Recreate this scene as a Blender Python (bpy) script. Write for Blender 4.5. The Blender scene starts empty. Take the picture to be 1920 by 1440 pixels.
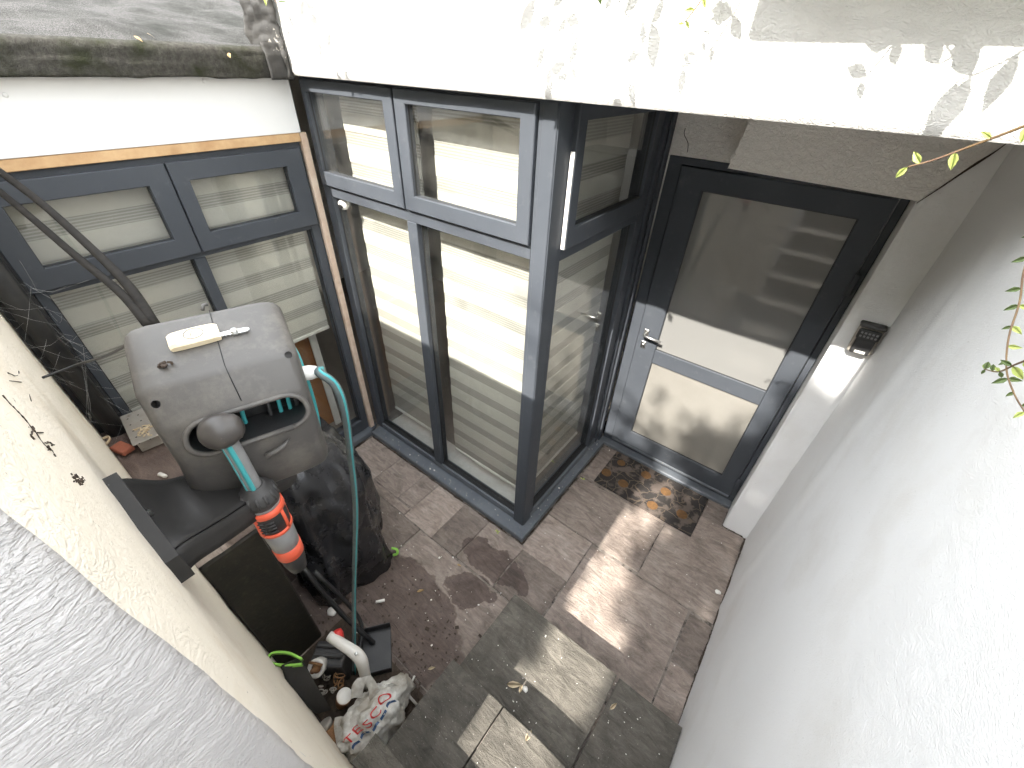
import bpy, bmesh, math, random
from mathutils import Vector, Matrix, noise
from mathutils.bvhtree import BVHTree
random.seed(7)
scene = bpy.context.scene
col = scene.collection
R = math.radians

# ---------------------------------------------------------------- camera
F_PX = 777.98
CAM = Vector((0.78171, -1.25101, 2.44530))
YAW, PITCH, ROLL = 0.6314, -0.6633, 0.0440
def _axes():
    cy, sy = math.cos(YAW), math.sin(YAW); cp, sp = math.cos(PITCH), math.sin(PITCH)
    fw = Vector((-sy*cp, cy*cp, sp)); rt = Vector((cy, sy, 0)); up = rt.cross(fw)
    cr, sr = math.cos(ROLL), math.sin(ROLL)
    return cr*rt + sr*up, -sr*rt + cr*up, fw
RT, UP, FW = _axes()
cam_d = bpy.data.cameras.new('camera'); cam = bpy.data.objects.new('camera', cam_d); col.objects.link(cam)
cam_d.sensor_width = 36.0; cam_d.lens = F_PX/1920*36.0; cam_d.clip_start = 0.02; cam_d.clip_end = 500
M = Matrix((RT, UP, -FW)).transposed().to_4x4(); M.translation = CAM
cam.matrix_world = M
scene.camera = cam

# ---------------------------------------------------------------- world, sun, exposure
SUN_DIR = Vector((0.012, -1.0, 0.945)).normalized()       # towards the sun
world = bpy.data.worlds.new('World'); scene.world = world; world.use_nodes = True
nt = world.node_tree; nt.nodes.clear()
sky = nt.nodes.new('ShaderNodeTexSky'); sky.sky_type = 'NISHITA'; sky.sun_disc = False
sky.sun_elevation = math.asin(SUN_DIR.z); sky.sun_rotation = math.radians(180)
sky.air_density = 2.6; sky.dust_density = 0.8; sky.ozone_density = 1.0
hs = nt.nodes.new('ShaderNodeHueSaturation'); hs.inputs['Saturation'].default_value = 0.20
wt = nt.nodes.new('ShaderNodeMixRGB'); wt.blend_type = 'MULTIPLY'; wt.inputs[0].default_value = 1; wt.inputs[2].default_value = (1.0, 1.0, 1.01, 1)
bg = nt.nodes.new('ShaderNodeBackground'); bg.inputs['Strength'].default_value = 0.15
wo = nt.nodes.new('ShaderNodeOutputWorld')
nt.links.new(sky.outputs[0], hs.inputs['Color']); nt.links.new(hs.outputs[0], wt.inputs[1]); nt.links.new(wt.outputs[0], bg.inputs['Color']); nt.links.new(bg.outputs[0], wo.inputs['Surface'])
sun_d = bpy.data.lights.new('sun', 'SUN'); sun_d.energy = 2.0; sun_d.angle = R(0.53); sun_d.color = (1.0, 0.955, 0.88)
sun = bpy.data.objects.new('sun', sun_d); col.objects.link(sun)
sun.rotation_euler = SUN_DIR.to_track_quat('Z', 'Y').to_euler(); sun.location = (0, -8, 9)
vs = scene.view_settings
vs.view_transform = 'Standard'; vs.look = 'None'; vs.gamma = 1.0; vs.use_curve_mapping = False
vs.exposure = 3.0
scene.cycles.max_bounces = 9; scene.cycles.diffuse_bounces = 8; scene.cycles.transparent_max_bounces = 24
scene.cycles.glossy_bounces = 3
scene.cycles.sample_clamp_indirect = 6.0
scene.cycles.adaptive_threshold = 0.03

# ---------------------------------------------------------------- pixel helpers (photo 1920 x 1440), used to measure real positions
def ray(x, y):
    return (FW*F_PX + RT*(x-960) + UP*(720-y)).normalized()
def U(x, y, ax, v):
    d = ray(x, y); t = (v-CAM[ax])/d[ax]; return CAM + d*t

# ---------------------------------------------------------------- materials
def newmat(name):
    m = bpy.data.materials.new(name); m.use_nodes = True
    n = m.node_tree; n.nodes.clear()
    return m, n
def N(n, t, **kw):
    o = n.nodes.new(t)
    for k, v in kw.items():
        if k in o.inputs: o.inputs[k].default_value = v
        else: setattr(o, k, v)
    return o
def L(n, a, b): n.links.new(a, b)
def rgba(c): return (c[0], c[1], c[2], 1)
def pbr(name, c, rough=0.6, c2=None, scale=8, bump=0.0, bscale=60, metal=0, spec=0.5, detail=6, coat=0, c3=None, scale3=40, thr=(.45, .62), stretch=None, sheen=0, trans=0):
    m, n = newmat(name)
    b = N(n, 'ShaderNodeBsdfPrincipled', Roughness=rough, Metallic=metal); b.inputs['Specular IOR Level'].default_value = spec
    b.inputs['Coat Weight'].default_value = coat
    b.inputs['Base Color'].default_value = rgba(c)
    o = N(n, 'ShaderNodeOutputMaterial'); L(n, b.outputs[0], o.inputs[0])
    tc = N(n, 'ShaderNodeTexCoord'); vec = tc.outputs['Object']
    if stretch:
        mp = N(n, 'ShaderNodeMapping'); mp.inputs['Scale'].default_value = stretch; L(n, vec, mp.inputs[0]); vec = mp.outputs[0]
    if c2:
        nz = N(n, 'ShaderNodeTexNoise', Scale=scale, Detail=detail, Roughness=0.65); L(n, vec, nz.inputs['Vector'])
        rp = N(n, 'ShaderNodeValToRGB'); rp.color_ramp.elements[0].position = 0.34; rp.color_ramp.elements[1].position = 0.68
        rp.color_ramp.elements[0].color = rgba(c); rp.color_ramp.elements[1].color = rgba(c2)
        L(n, nz.outputs['Fac'], rp.inputs[0]); out = rp.outputs[0]
        if c3:
            n3 = N(n, 'ShaderNodeTexNoise', Scale=scale3, Detail=8, Roughness=0.7); L(n, vec, n3.inputs['Vector'])
            r3 = N(n, 'ShaderNodeMapRange'); r3.inputs[1].default_value = thr[0]; r3.inputs[2].default_value = thr[1]; L(n, n3.outputs['Fac'], r3.inputs[0])
            mx = N(n, 'ShaderNodeMixRGB'); L(n, r3.outputs[0], mx.inputs[0]); L(n, out, mx.inputs[1]); mx.inputs[2].default_value = rgba(c3); out = mx.outputs[0]
        L(n, out, b.inputs['Base Color'])
        rr = N(n, 'ShaderNodeMapRange'); rr.inputs[3].default_value = max(0.02, rough-0.1); rr.inputs[4].default_value = min(1, rough+0.1)
        L(n, nz.outputs['Fac'], rr.inputs[0]); L(n, rr.outputs[0], b.inputs['Roughness'])
    if bump:
        nb = N(n, 'ShaderNodeTexNoise', Scale=bscale, Detail=5, Roughness=0.6); L(n, vec, nb.inputs['Vector'])
        bp = N(n, 'ShaderNodeBump', Strength=1.0, Distance=bump); L(n, nb.outputs['Fac'], bp.inputs['Height']); L(n, bp.outputs[0], b.inputs['Normal'])
    return m

def stucco(name, c, cdirty, bump=0.0035, scale=42, dirt_scale=2.2, dirt=(.56, .8), stretch=(1, 1, 1.5), spots=0.0):
    m, n = newmat(name)
    b = N(n, 'ShaderNodeBsdfPrincipled', Roughness=0.88); b.inputs['Specular IOR Level'].default_value = 0.2
    o = N(n, 'ShaderNodeOutputMaterial'); L(n, b.outputs[0], o.inputs[0])
    tc = N(n, 'ShaderNodeTexCoord')
    mp = N(n, 'ShaderNodeMapping'); mp.inputs['Scale'].default_value = stretch; L(n, tc.outputs['Object'], mp.inputs[0])
    big = N(n, 'ShaderNodeTexNoise', Scale=dirt_scale, Detail=7, Roughness=0.6); L(n, tc.outputs['Object'], big.inputs['Vector'])
    r1 = N(n, 'ShaderNodeMapRange'); r1.inputs[1].default_value = dirt[0]; r1.inputs[2].default_value = dirt[1]; L(n, big.outputs['Fac'], r1.inputs[0])
    mx = N(n, 'ShaderNodeMixRGB'); mx.inputs[1].default_value = rgba(c); mx.inputs[2].default_value = rgba(cdirty); L(n, r1.outputs[0], mx.inputs[0])
    out = mx.outputs[0]
    if spots:
        sp = N(n, 'ShaderNodeTexNoise', Scale=70, Detail=3, Roughness=0.8); L(n, mp.outputs[0], sp.inputs['Vector'])
        r2 = N(n, 'ShaderNodeMapRange'); r2.inputs[1].default_value = 0.69; r2.inputs[2].default_value = 0.74; r2.inputs[4].default_value = spots; L(n, sp.outputs['Fac'], r2.inputs[0])
        m2 = N(n, 'ShaderNodeMixRGB'); L(n, r2.outputs[0], m2.inputs[0]); L(n, out, m2.inputs[1]); m2.inputs[2].default_value = rgba((.12, .10, .07)); out = m2.outputs[0]
    L(n, out, b.inputs['Base Color'])
    dn = N(n, 'ShaderNodeTexNoise', Scale=18, Detail=2); L(n, mp.outputs[0], dn.inputs['Vector'])
    ad = N(n, 'ShaderNodeVectorMath', operation='MULTIPLY_ADD'); L(n, dn.outputs['Color'], ad.inputs[0]); ad.inputs[1].default_value = (.05, .05, .05); L(n, mp.outputs[0], ad.inputs[2])
    h1 = N(n, 'ShaderNodeTexNoise', Scale=scale, Detail=4, Roughness=0.55); L(n, ad.outputs[0], h1.inputs['Vector'])
    rd = N(n, 'ShaderNodeMapRange'); rd.inputs[1].default_value = 0.38; rd.inputs[2].default_value = 0.62; L(n, h1.outputs['Fac'], rd.inputs[0])
    h2 = N(n, 'ShaderNodeTexNoise', Scale=scale*5, Detail=3, Roughness=0.6); L(n, mp.outputs[0], h2.inputs['Vector'])
    sm = N(n, 'ShaderNodeMath', operation='MULTIPLY_ADD'); L(n, h2.outputs['Fac'], sm.inputs[0]); sm.inputs[1].default_value = 0.5; L(n, rd.outputs[0], sm.inputs[2])
    h3 = N(n, 'ShaderNodeMath', operation='MULTIPLY_ADD'); L(n, big.outputs['Fac'], h3.inputs[0]); h3.inputs[1].default_value = 1.0; L(n, sm.outputs[0], h3.inputs[2])
    bp = N(n, 'ShaderNodeBump', Strength=1.0, Distance=bump); L(n, h3.outputs[0], bp.inputs['Height']); L(n, bp.outputs[0], b.inputs['Normal'])
    return m

def glass(name, tint=(.955, .962, .955), dirt=0.05, dirt_top=False):
    m, n = newmat(name)
    tr = N(n, 'ShaderNodeBsdfTransparent'); tr.inputs[0].default_value = rgba(tint)
    gl = N(n, 'ShaderNodeBsdfGlossy', Roughness=0.015)
    lw = N(n, 'ShaderNodeLayerWeight', Blend=0.5)
    pw = N(n, 'ShaderNodeMath', operation='POWER'); L(n, lw.outputs['Facing'], pw.inputs[0]); pw.inputs[1].default_value = 4.0
    ma = N(n, 'ShaderNodeMath', operation='MULTIPLY_ADD'); L(n, pw.outputs[0], ma.inputs[0]); ma.inputs[1].default_value = 0.88; ma.inputs[2].default_value = 0.06
    mx = N(n, 'ShaderNodeMixShader'); L(n, ma.outputs[0], mx.inputs[0]); L(n, tr.outputs[0], mx.inputs[1]); L(n, gl.outputs[0], mx.inputs[2])
    df = N(n, 'ShaderNodeBsdfDiffuse'); df.inputs[0].default_value = rgba((.55, .52, .47))
    tc = N(n, 'ShaderNodeTexCoord'); nz = N(n, 'ShaderNodeTexNoise', Scale=9, Detail=9, Roughness=0.75); L(n, tc.outputs['Object'], nz.inputs['Vector'])
    rr = N(n, 'ShaderNodeMapRange'); rr.inputs[1].default_value = 0.42; rr.inputs[2].default_value = 0.8; rr.inputs[4].default_value = dirt*1.0; L(n, nz.outputs['Fac'], rr.inputs[0])
    fine = N(n, 'ShaderNodeTexNoise', Scale=260, Detail=3, Roughness=0.7); L(n, tc.outputs['Object'], fine.inputs['Vector'])
    r2 = N(n, 'ShaderNodeMapRange'); r2.inputs[1].default_value = 0.6; r2.inputs[2].default_value = 0.75; r2.inputs[4].default_value = dirt*2.5; L(n, fine.outputs['Fac'], r2.inputs[0])
    ad = N(n, 'ShaderNodeMath', operation='ADD'); L(n, rr.outputs[0], ad.inputs[0]); L(n, r2.outputs[0], ad.inputs[1]); ad.use_clamp = True
    m2 = N(n, 'ShaderNodeMixShader'); L(n, ad.outputs[0], m2.inputs[0]); L(n, mx.outputs[0], m2.inputs[1]); L(n, df.outputs[0], m2.inputs[2])
    o = N(n, 'ShaderNodeOutputMaterial'); L(n, m2.outputs[0], o.inputs[0])
    return m

def slab_mat(name, ca, cb, cc, wet=True):
    m, n = newmat(name)
    b = N(n, 'ShaderNodeBsdfPrincipled', Roughness=0.8); b.inputs['Specular IOR Level'].default_value = 0.35
    o = N(n, 'ShaderNodeOutputMaterial'); L(n, b.outputs[0], o.inputs[0])
    geo = N(n, 'ShaderNodeNewGeometry'); oi = N(n, 'ShaderNodeObjectInfo')
    off = N(n, 'ShaderNodeVectorMath', operation='MULTIPLY_ADD'); L(n, oi.outputs['Random'], off.inputs[0]); off.inputs[1].default_value = (37, 21, 11); L(n, geo.outputs['Position'], off.inputs[2])
    n1 = N(n, 'ShaderNodeTexNoise', Scale=5.5, Detail=9, Roughness=0.68, Distortion=0.6); L(n, off.outputs[0], n1.inputs['Vector'])
    rp = N(n, 'ShaderNodeValToRGB'); e = rp.color_ramp.elements
    e[0].position = .3; e[0].color = rgba(ca); e[1].position = .72; e[1].color = rgba(cc); q = e.new(.5); q.color = rgba(cb)
    L(n, n1.outputs['Fac'], rp.inputs[0])
    # riven layering lines
    wv = N(n, 'ShaderNodeTexNoise', Scale=1.0, Detail=7, Roughness=0.7, Distortion=1.2)
    mp = N(n, 'ShaderNodeMapping'); mp.inputs['Scale'].default_value = (9, 34, 9); mp.inputs['Rotation'].default_value = (0, 0, 0.5); L(n, off.outputs[0], mp.inputs[0]); L(n, mp.outputs[0], wv.inputs['Vector'])
    hv = N(n, 'ShaderNodeHueSaturation'); L(n, rp.outputs[0], hv.inputs['Color'])
    mr = N(n, 'ShaderNodeMapRange'); mr.inputs[3].default_value = .72; mr.inputs[4].default_value = 1.25; L(n, oi.outputs['Random'], mr.inputs[0])
    mv = N(n, 'ShaderNodeMapRange'); mv.inputs[1].default_value = .3; mv.inputs[2].default_value = .7; mv.inputs[3].default_value = .62; mv.inputs[4].default_value = 1.30; L(n, wv.outputs['Fac'], mv.inputs[0])
    mu = N(n, 'ShaderNodeMath', operation='MULTIPLY'); L(n, mr.outputs[0], mu.inputs[0]); L(n, mv.outputs[0], mu.inputs[1]); L(n, mu.outputs[0], hv.inputs['Value'])
    # pale and dark specks
    sp = N(n, 'ShaderNodeTexNoise', Scale=150, Detail=2, Roughness=0.6); L(n, off.outputs[0], sp.inputs['Vector'])
    r1 = N(n, 'ShaderNodeMapRange'); r1.inputs[1].default_value = .68; r1.inputs[2].default_value = .74; r1.inputs[4].default_value = .5; L(n, sp.outputs['Fac'], r1.inputs[0])
    m1 = N(n, 'ShaderNodeMixRGB'); L(n, r1.outputs[0], m1.inputs[0]); L(n, hv.outputs[0], m1.inputs[1]); m1.inputs[2].default_value = rgba((.5, .47, .42))
    r2 = N(n, 'ShaderNodeMapRange'); r2.inputs[1].default_value = .33; r2.inputs[2].default_value = .27; r2.inputs[4].default_value = .7; L(n, sp.outputs['Fac'], r2.inputs[0])
    m2 = N(n, 'ShaderNodeMixRGB'); L(n, r2.outputs[0], m2.inputs[0]); L(n, m1.outputs[0], m2.inputs[1]); m2.inputs[2].default_value = rgba((.04, .033, .028))
    out = m2.outputs[0]; rough_src = None
    if wet:
        dn = N(n, 'ShaderNodeTexNoise', Scale=4.2, Detail=5, Roughness=0.55); L(n, geo.outputs['Position'], dn.inputs['Vector'])
        wp = N(n, 'ShaderNodeVectorMath', operation='MULTIPLY_ADD'); L(n, dn.outputs['Color'], wp.inputs[0]); wp.inputs[1].default_value = (.34, .34, 0); L(n, geo.outputs['Position'], wp.inputs[2])
        cur = None
        for (cx, cy, rx, ry, rot) in ((-.05+.17, -.20+.17, .27, .085, -.12), (-.36+.17, -.86+.17, .52, .33, .1), (-.08+.17, -.42+.17, .15, .12, .3), (-1.2+.17, -1.2+.17, .5, .35, 0)):
            sb = N(n, 'ShaderNodeMapping', vector_type='TEXTURE'); sb.inputs['Location'].default_value = (cx, cy, 0); sb.inputs['Rotation'].default_value = (0, 0, rot); sb.inputs['Scale'].default_value = (rx, ry, 50)
            L(n, wp.outputs[0], sb.inputs[0])
            ln = N(n, 'ShaderNodeVectorMath', operation='LENGTH'); L(n, sb.outputs[0], ln.inputs[0])
            if cur is None: cur = ln.outputs['Value']
            else:
                mn = N(n, 'ShaderNodeMath', operation='MINIMUM'); L(n, cur, mn.inputs[0]); L(n, ln.outputs['Value'], mn.inputs[1]); cur = mn.outputs[0]
        wm = N(n, 'ShaderNodeMapRange', interpolation_type='SMOOTHSTEP'); wm.inputs[1].default_value = 1.03; wm.inputs[2].default_value = .97; L(n, cur, wm.inputs[0])
        wmx = N(n, 'ShaderNodeMixRGB', blend_type='MULTIPLY'); L(n, wm.outputs[0], wmx.inputs[0]); L(n, out, wmx.inputs[1]); wmx.inputs[2].default_value = rgba((.46, .41, .40)); out = wmx.outputs[0]
        rm = N(n, 'ShaderNodeMapRange'); rm.inputs[3].default_value = .82; rm.inputs[4].default_value = .42; L(n, wm.outputs[0], rm.inputs[0]); L(n, rm.outputs[0], b.inputs['Roughness'])
    L(n, out, b.inputs['Base Color'])
    hb = N(n, 'ShaderNodeMath', operation='MULTIPLY_ADD'); L(n, n1.outputs['Fac'], hb.inputs[0]); hb.inputs[1].default_value = .7; L(n, wv.outputs['Fac'], hb.inputs[2])
    h2 = N(n, 'ShaderNodeMath', operation='MULTIPLY_ADD'); L(n, sp.outputs['Fac'], h2.inputs[0]); h2.inputs[1].default_value = .25; L(n, hb.outputs[0], h2.inputs[2])
    bp = N(n, 'ShaderNodeBump', Strength=1.0, Distance=.009); L(n, h2.outputs[0], bp.inputs['Height']); L(n, bp.outputs[0], b.inputs['Normal'])
    return m

MAT = {}
MAT['fascia'] = stucco('white_stucco', (.66, .64, .61), (.585, .56, .52), bump=.0016, scale=150)
MAT['rwall'] = stucco('white_render', (.77, .77, .77), (.67, .655, .63), bump=.0006, scale=260, dirt=(.5, .8), spots=.3)
MAT['lwall'] = stucco('combed_stucco', (.62, .597, .583), (.545, .52, .50), bump=.0026, scale=150, stretch=(1, .65, 1.7))
MAT['cream'] = stucco('cream_paint', (.84, .775, .67), (.70, .60, .46), bump=.0008, scale=150, dirt=(.55, .75), spots=.8, stretch=(1, 1, 1))
MAT['lintel'] = stucco('warm_render', (.82, .79, .745), (.74, .70, .65), bump=.0035, scale=90)  # warm white render of lintel and soffit
MAT['alu'] = pbr('anthracite_aluminium', (.052, .058, .068), .55, c2=(.063, .069, .079), scale=3, bump=.0003, bscale=500, spec=.22, c3=(.11, .115, .12), scale3=16, thr=(.58, .9))
MAT['alu_sill'] = pbr('dusty_sill_aluminium', (.088, .099, .114), .5, c2=(.125, .137, .150), scale=7, bump=.0004, bscale=300, c3=(.3, .29, .27), scale3=60, thr=(.60, .75))
MAT['gasket'] = pbr('black_gasket', (.012, .012, .013), .6)
MAT['glass'] = glass('window_glass', dirt=.03)
MAT['glass_dirty'] = glass('dirty_window_glass', dirt=.05)
MAT['blind_op'] = pbr('blind_fabric', (.58, .555, .495), .9, c2=(.54, .512, .452), scale=60, stretch=(1, 1, 8), bump=.0004, bscale=300)
MAT['timber'] = pbr('timber_batten', (.42, .25, .12), .7, c2=(.55, .37, .20), scale=12, stretch=(3, 1, 1), bump=.001, bscale=60)
MAT['wood_weather'] = pbr('weathered_batten', (.48, .35, .26), .8, c2=(.62, .50, .40), scale=14, bump=.001, bscale=80)
MAT['white_upvc'] = pbr('white_board', (.72, .72, .72), .4, c2=(.69, .69, .695), scale=3, bump=.0006, bscale=6)
MAT['felt'] = pbr('mineral_felt', (.022, .021, .021), .9, spec=.1, c2=(.15, .145, .14), scale=260, detail=3, bump=.006, bscale=300, c3=(.030, .031, .027), scale3=3.0, thr=(.44, .66))
MAT['felt_edge'] = pbr('mossy_felt_edge', (.040, .038, .033), .9, spec=.15, c2=(.085, .080, .070), scale=70, bump=.008, bscale=230, c3=(.030, .033, .018), scale3=7, thr=(.45, .62))
MAT['bitumen'] = pbr('bitumen', (.018, .017, .016), .75, c2=(.045, .042, .038), scale=9, bump=.004, bscale=22, c3=(.3, .28, .25), scale3=16, thr=(.64, .70))
MAT['plinth'] = pbr('black_painted_plinth', (.012, .011, .009), .55, c2=(.032, .028, .02), scale=10, bump=.002, bscale=50, c3=(.05, .05, .03), scale3=30, thr=(.55, .75))
MAT['slab'] = slab_mat('sandstone_slab', (.165, .132, .112), (.265, .217, .186), (.340, .288, .250))
MAT['step'] = slab_mat('step_slab', (.074, .067, .056), (.118, .107, .090), (.175, .158, .134), wet=False)
MAT['mortar'] = pbr('mortar', (.27, .235, .205), .95, c2=(.13, .11, .095), scale=9, bump=.004, bscale=80, c3=(.03, .026, .02), scale3=14, thr=(.5, .62))
MAT['reel'] = pbr('taupe_plastic', (.070, .065, .061), .5, c2=(.088, .082, .076), scale=5, bump=.0004, bscale=700, c3=(.17, .155, .135), scale3=9, thr=(.48, .78))
MAT['reel_dark'] = pbr('charcoal_plastic', (.040, .039, .039), .5, c2=(.055, .053, .052), scale=8, bump=.0004, bscale=600, c3=(.2, .19, .18), scale3=13, thr=(.66, .85))
MAT['black'] = pbr('black_plastic', (.014, .014, .015), .45, c2=(.03, .03, .03), scale=14, bump=.0004, bscale=200)
MAT['teal'] = pbr('teal_plastic', (.055, .36, .38), .4)
MAT['orange'] = pbr('orange_plastic', (.80, .105, .045), .42, c2=(.72, .13, .07), scale=30)
MAT['silver'] = pbr('silver_grey_plastic', (.26, .26, .26), .38, c2=(.20, .20, .20), scale=20)
MAT['steel'] = pbr('brushed_steel', (.62, .62, .60), .32, metal=1)
MAT['zinc'] = pbr('dusty_metal_sheet', (.40, .37, .33), .5, c2=(.32, .29, .25), scale=9, metal=.35, bump=.0006, bscale=70, c3=(.16, .12, .08), scale3=20, thr=(.6, .75))
MAT['ivory'] = pbr('ivory_plastic', (.80, .70, .52), .4, c2=(.74, .62, .42), scale=18)
MAT['white_pl'] = pbr('white_plastic', (.78, .76, .72), .4, c2=(.66, .63, .57), scale=14)
MAT['frost'] = pbr('frosted_glass', (.205, .195, .175), .55, c2=(.175, .165, .145), scale=2)
MAT['lime'] = pbr('lime_webbing', (.30, .62, .10), .7)
MAT['red'] = pbr('red_plastic', (.62, .04, .035), .4)
MAT['print_red'] = pbr('red_print', (.55, .03, .03), .5)
MAT['print_blue'] = pbr('blue_print', (.03, .07, .16), .5)
MAT['ink'] = pbr('grey_ink', (.05, .06, .075), .5)
MAT['brick'] = pbr('red_brick', (.36, .11, .06), .85, c2=(.26, .09, .055), scale=30, bump=.002, bscale=90)
MAT['rust'] = pbr('rusty_metal', (.30, .15, .06), .7, c2=(.14, .075, .04), scale=60, metal=.3, bump=.001, bscale=150)
MAT['soil'] = pbr('soil', (.035, .025, .018), .95, c2=(.07, .05, .035), scale=60, bump=.006, bscale=120)
MAT['dryleaf'] = pbr('dry_leaf', (.50, .36, .17), .7, c2=(.36, .22, .10), scale=40)
MAT['paleleaf'] = pbr('pale_dry_leaf', (.62, .52, .36), .7, c2=(.5, .38, .24), scale=40)
MAT['crumb'] = pbr('pale_crumb', (.72, .69, .63), .8)
MAT['darkcrumb'] = pbr('dark_crumb', (.05, .035, .025), .9)
MAT['brownboard'] = pbr('brown_panel', (.33, .135, .035), .45, c2=(.27, .10, .025), scale=3, stretch=(1, 1, .4))
MAT['room'] = pbr('room_paint', (.62, .60, .56), .9)
MAT['roomfloor'] = pbr('room_floor', (.22, .19, .16), .6)
MAT['grass'] = pbr('lawn', (.06, .10, .025), .95, c2=(.10, .12, .04), scale=20, bump=.02, bscale=80)
MAT['web'] = pbr('cobweb', (.45, .45, .44), .8)
MAT['bark'] = pbr('bark', (.12, .09, .065), .9, c2=(.07, .05, .04), scale=20, bump=.01, bscale=40)
MAT['stem'] = pbr('vine_stem', (.10, .055, .035), .7, c2=(.18, .12, .05), scale=30)
def leafmat(name, c, c2):
    m, n = newmat(name)
    d = N(n, 'ShaderNodeBsdfPrincipled', Roughness=.45); t = N(n, 'ShaderNodeBsdfTranslucent')
    oi = N(n, 'ShaderNodeObjectInfo'); g = N(n, 'ShaderNodeNewGeometry')
    nz = N(n, 'ShaderNodeTexNoise', Scale=14, Detail=3); L(n, g.outputs['Position'], nz.inputs['Vector'])
    mx = N(n, 'ShaderNodeMixRGB'); mx.inputs[1].default_value = rgba(c); mx.inputs[2].default_value = rgba(c2); L(n, nz.outputs['Fac'], mx.inputs[0])
    L(n, mx.outputs[0], d.inputs['Base Color']); L(n, mx.outputs[0], t.inputs[0])
    ms = N(n, 'ShaderNodeMixShader', Fac=.35); L(n, d.outputs[0], ms.inputs[1]); L(n, t.outputs[0], ms.inputs[2])
    o = N(n, 'ShaderNodeOutputMaterial'); L(n, ms.outputs[0], o.inputs[0]); return m
MAT['leaf'] = leafmat('vine_leaf', (.07, .115, .035), (.16, .21, .075))
MAT['leafyoung'] = leafmat('young_vine_leaf', (.36, .46, .10), (.55, .60, .20))
MAT['treeleaf'] = leafmat('tree_leaf', (.055, .065, .03), (.085, .09, .045))
def sheer():
    m, n = newmat('blind_sheer_mesh')
    tc = N(n, 'ShaderNodeTexCoord'); sx = N(n, 'ShaderNodeSeparateXYZ'); L(n, tc.outputs['Object'], sx.inputs[0])
    mu = N(n, 'ShaderNodeMath', operation='MULTIPLY'); L(n, sx.outputs['Z'], mu.inputs[0]); mu.inputs[1].default_value = 2*math.pi/.0125
    si = N(n, 'ShaderNodeMath', operation='SINE'); L(n, mu.outputs[0], si.inputs[0])
    mr = N(n, 'ShaderNodeMapRange'); mr.inputs[1].default_value = -.3; mr.inputs[2].default_value = .6; L(n, si.outputs[0], mr.inputs[0])
    mx = N(n, 'ShaderNodeMixRGB'); L(n, mr.outputs[0], mx.inputs[0]); mx.inputs[1].default_value = rgba((.34, .325, .29)); mx.inputs[2].default_value = rgba((.49, .47, .425))
    d = N(n, 'ShaderNodeBsdfDiffuse'); L(n, mx.outputs[0], d.inputs[0])
    t = N(n, 'ShaderNodeBsdfTransparent'); ms = N(n, 'ShaderNodeMixShader', Fac=.05); L(n, d.outputs[0], ms.inputs[1]); L(n, t.outputs[0], ms.inputs[2])
    o = N(n, 'ShaderNodeOutputMaterial'); L(n, ms.outputs[0], o.inputs[0]); return m
MAT['sheer'] = sheer()
def bagmat():
    m, n = newmat('thin_white_plastic_bag')
    b = N(n, 'ShaderNodeBsdfPrincipled', Roughness=.33); b.inputs['Base Color'].default_value = rgba((.46, .45, .41))
    t = N(n, 'ShaderNodeBsdfTransparent'); t.inputs[0].default_value = rgba((.9, .9, .88))
    tc = N(n, 'ShaderNodeTexCoord'); nz = N(n, 'ShaderNodeTexNoise', Scale=11, Detail=6, Roughness=.65); L(n, tc.outputs['Object'], nz.inputs['Vector'])
    cr = N(n, 'ShaderNodeValToRGB'); cr.color_ramp.elements[0].position = .36; cr.color_ramp.elements[1].position = .6
    cr.color_ramp.elements[0].color = rgba((.36, .33, .28)); cr.color_ramp.elements[1].color = rgba((.72, .71, .67)); L(n, nz.outputs['Fac'], cr.inputs[0]); L(n, cr.outputs[0], b.inputs['Base Color'])
    vo = N(n, 'ShaderNodeTexVoronoi', Scale=22); vo.distance = 'EUCLIDEAN'; L(n, tc.outputs['Object'], vo.inputs['Vector'])
    bp = N(n, 'ShaderNodeBump', Strength=.7, Distance=.008); L(n, vo.outputs['Distance'], bp.inputs['Height']); L(n, bp.outputs[0], b.inputs['Normal'])
    ms = N(n, 'ShaderNodeMixShader', Fac=.12); L(n, b.outputs[0], ms.inputs[1]); L(n, t.outputs[0], ms.inputs[2])
    o = N(n, 'ShaderNodeOutputMaterial'); L(n, ms.outputs[0], o.inputs[0]); return m
MAT['bag'] = bagmat()
MAT['cover'] = pbr('black_cover_fabric', (.014, .014, .016), .27, c2=(.024, .024, .026), scale=6, bump=.003, bscale=7, spec=.6, c3=(.16, .15, .14), scale3=26, thr=(.66, .80))
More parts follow.
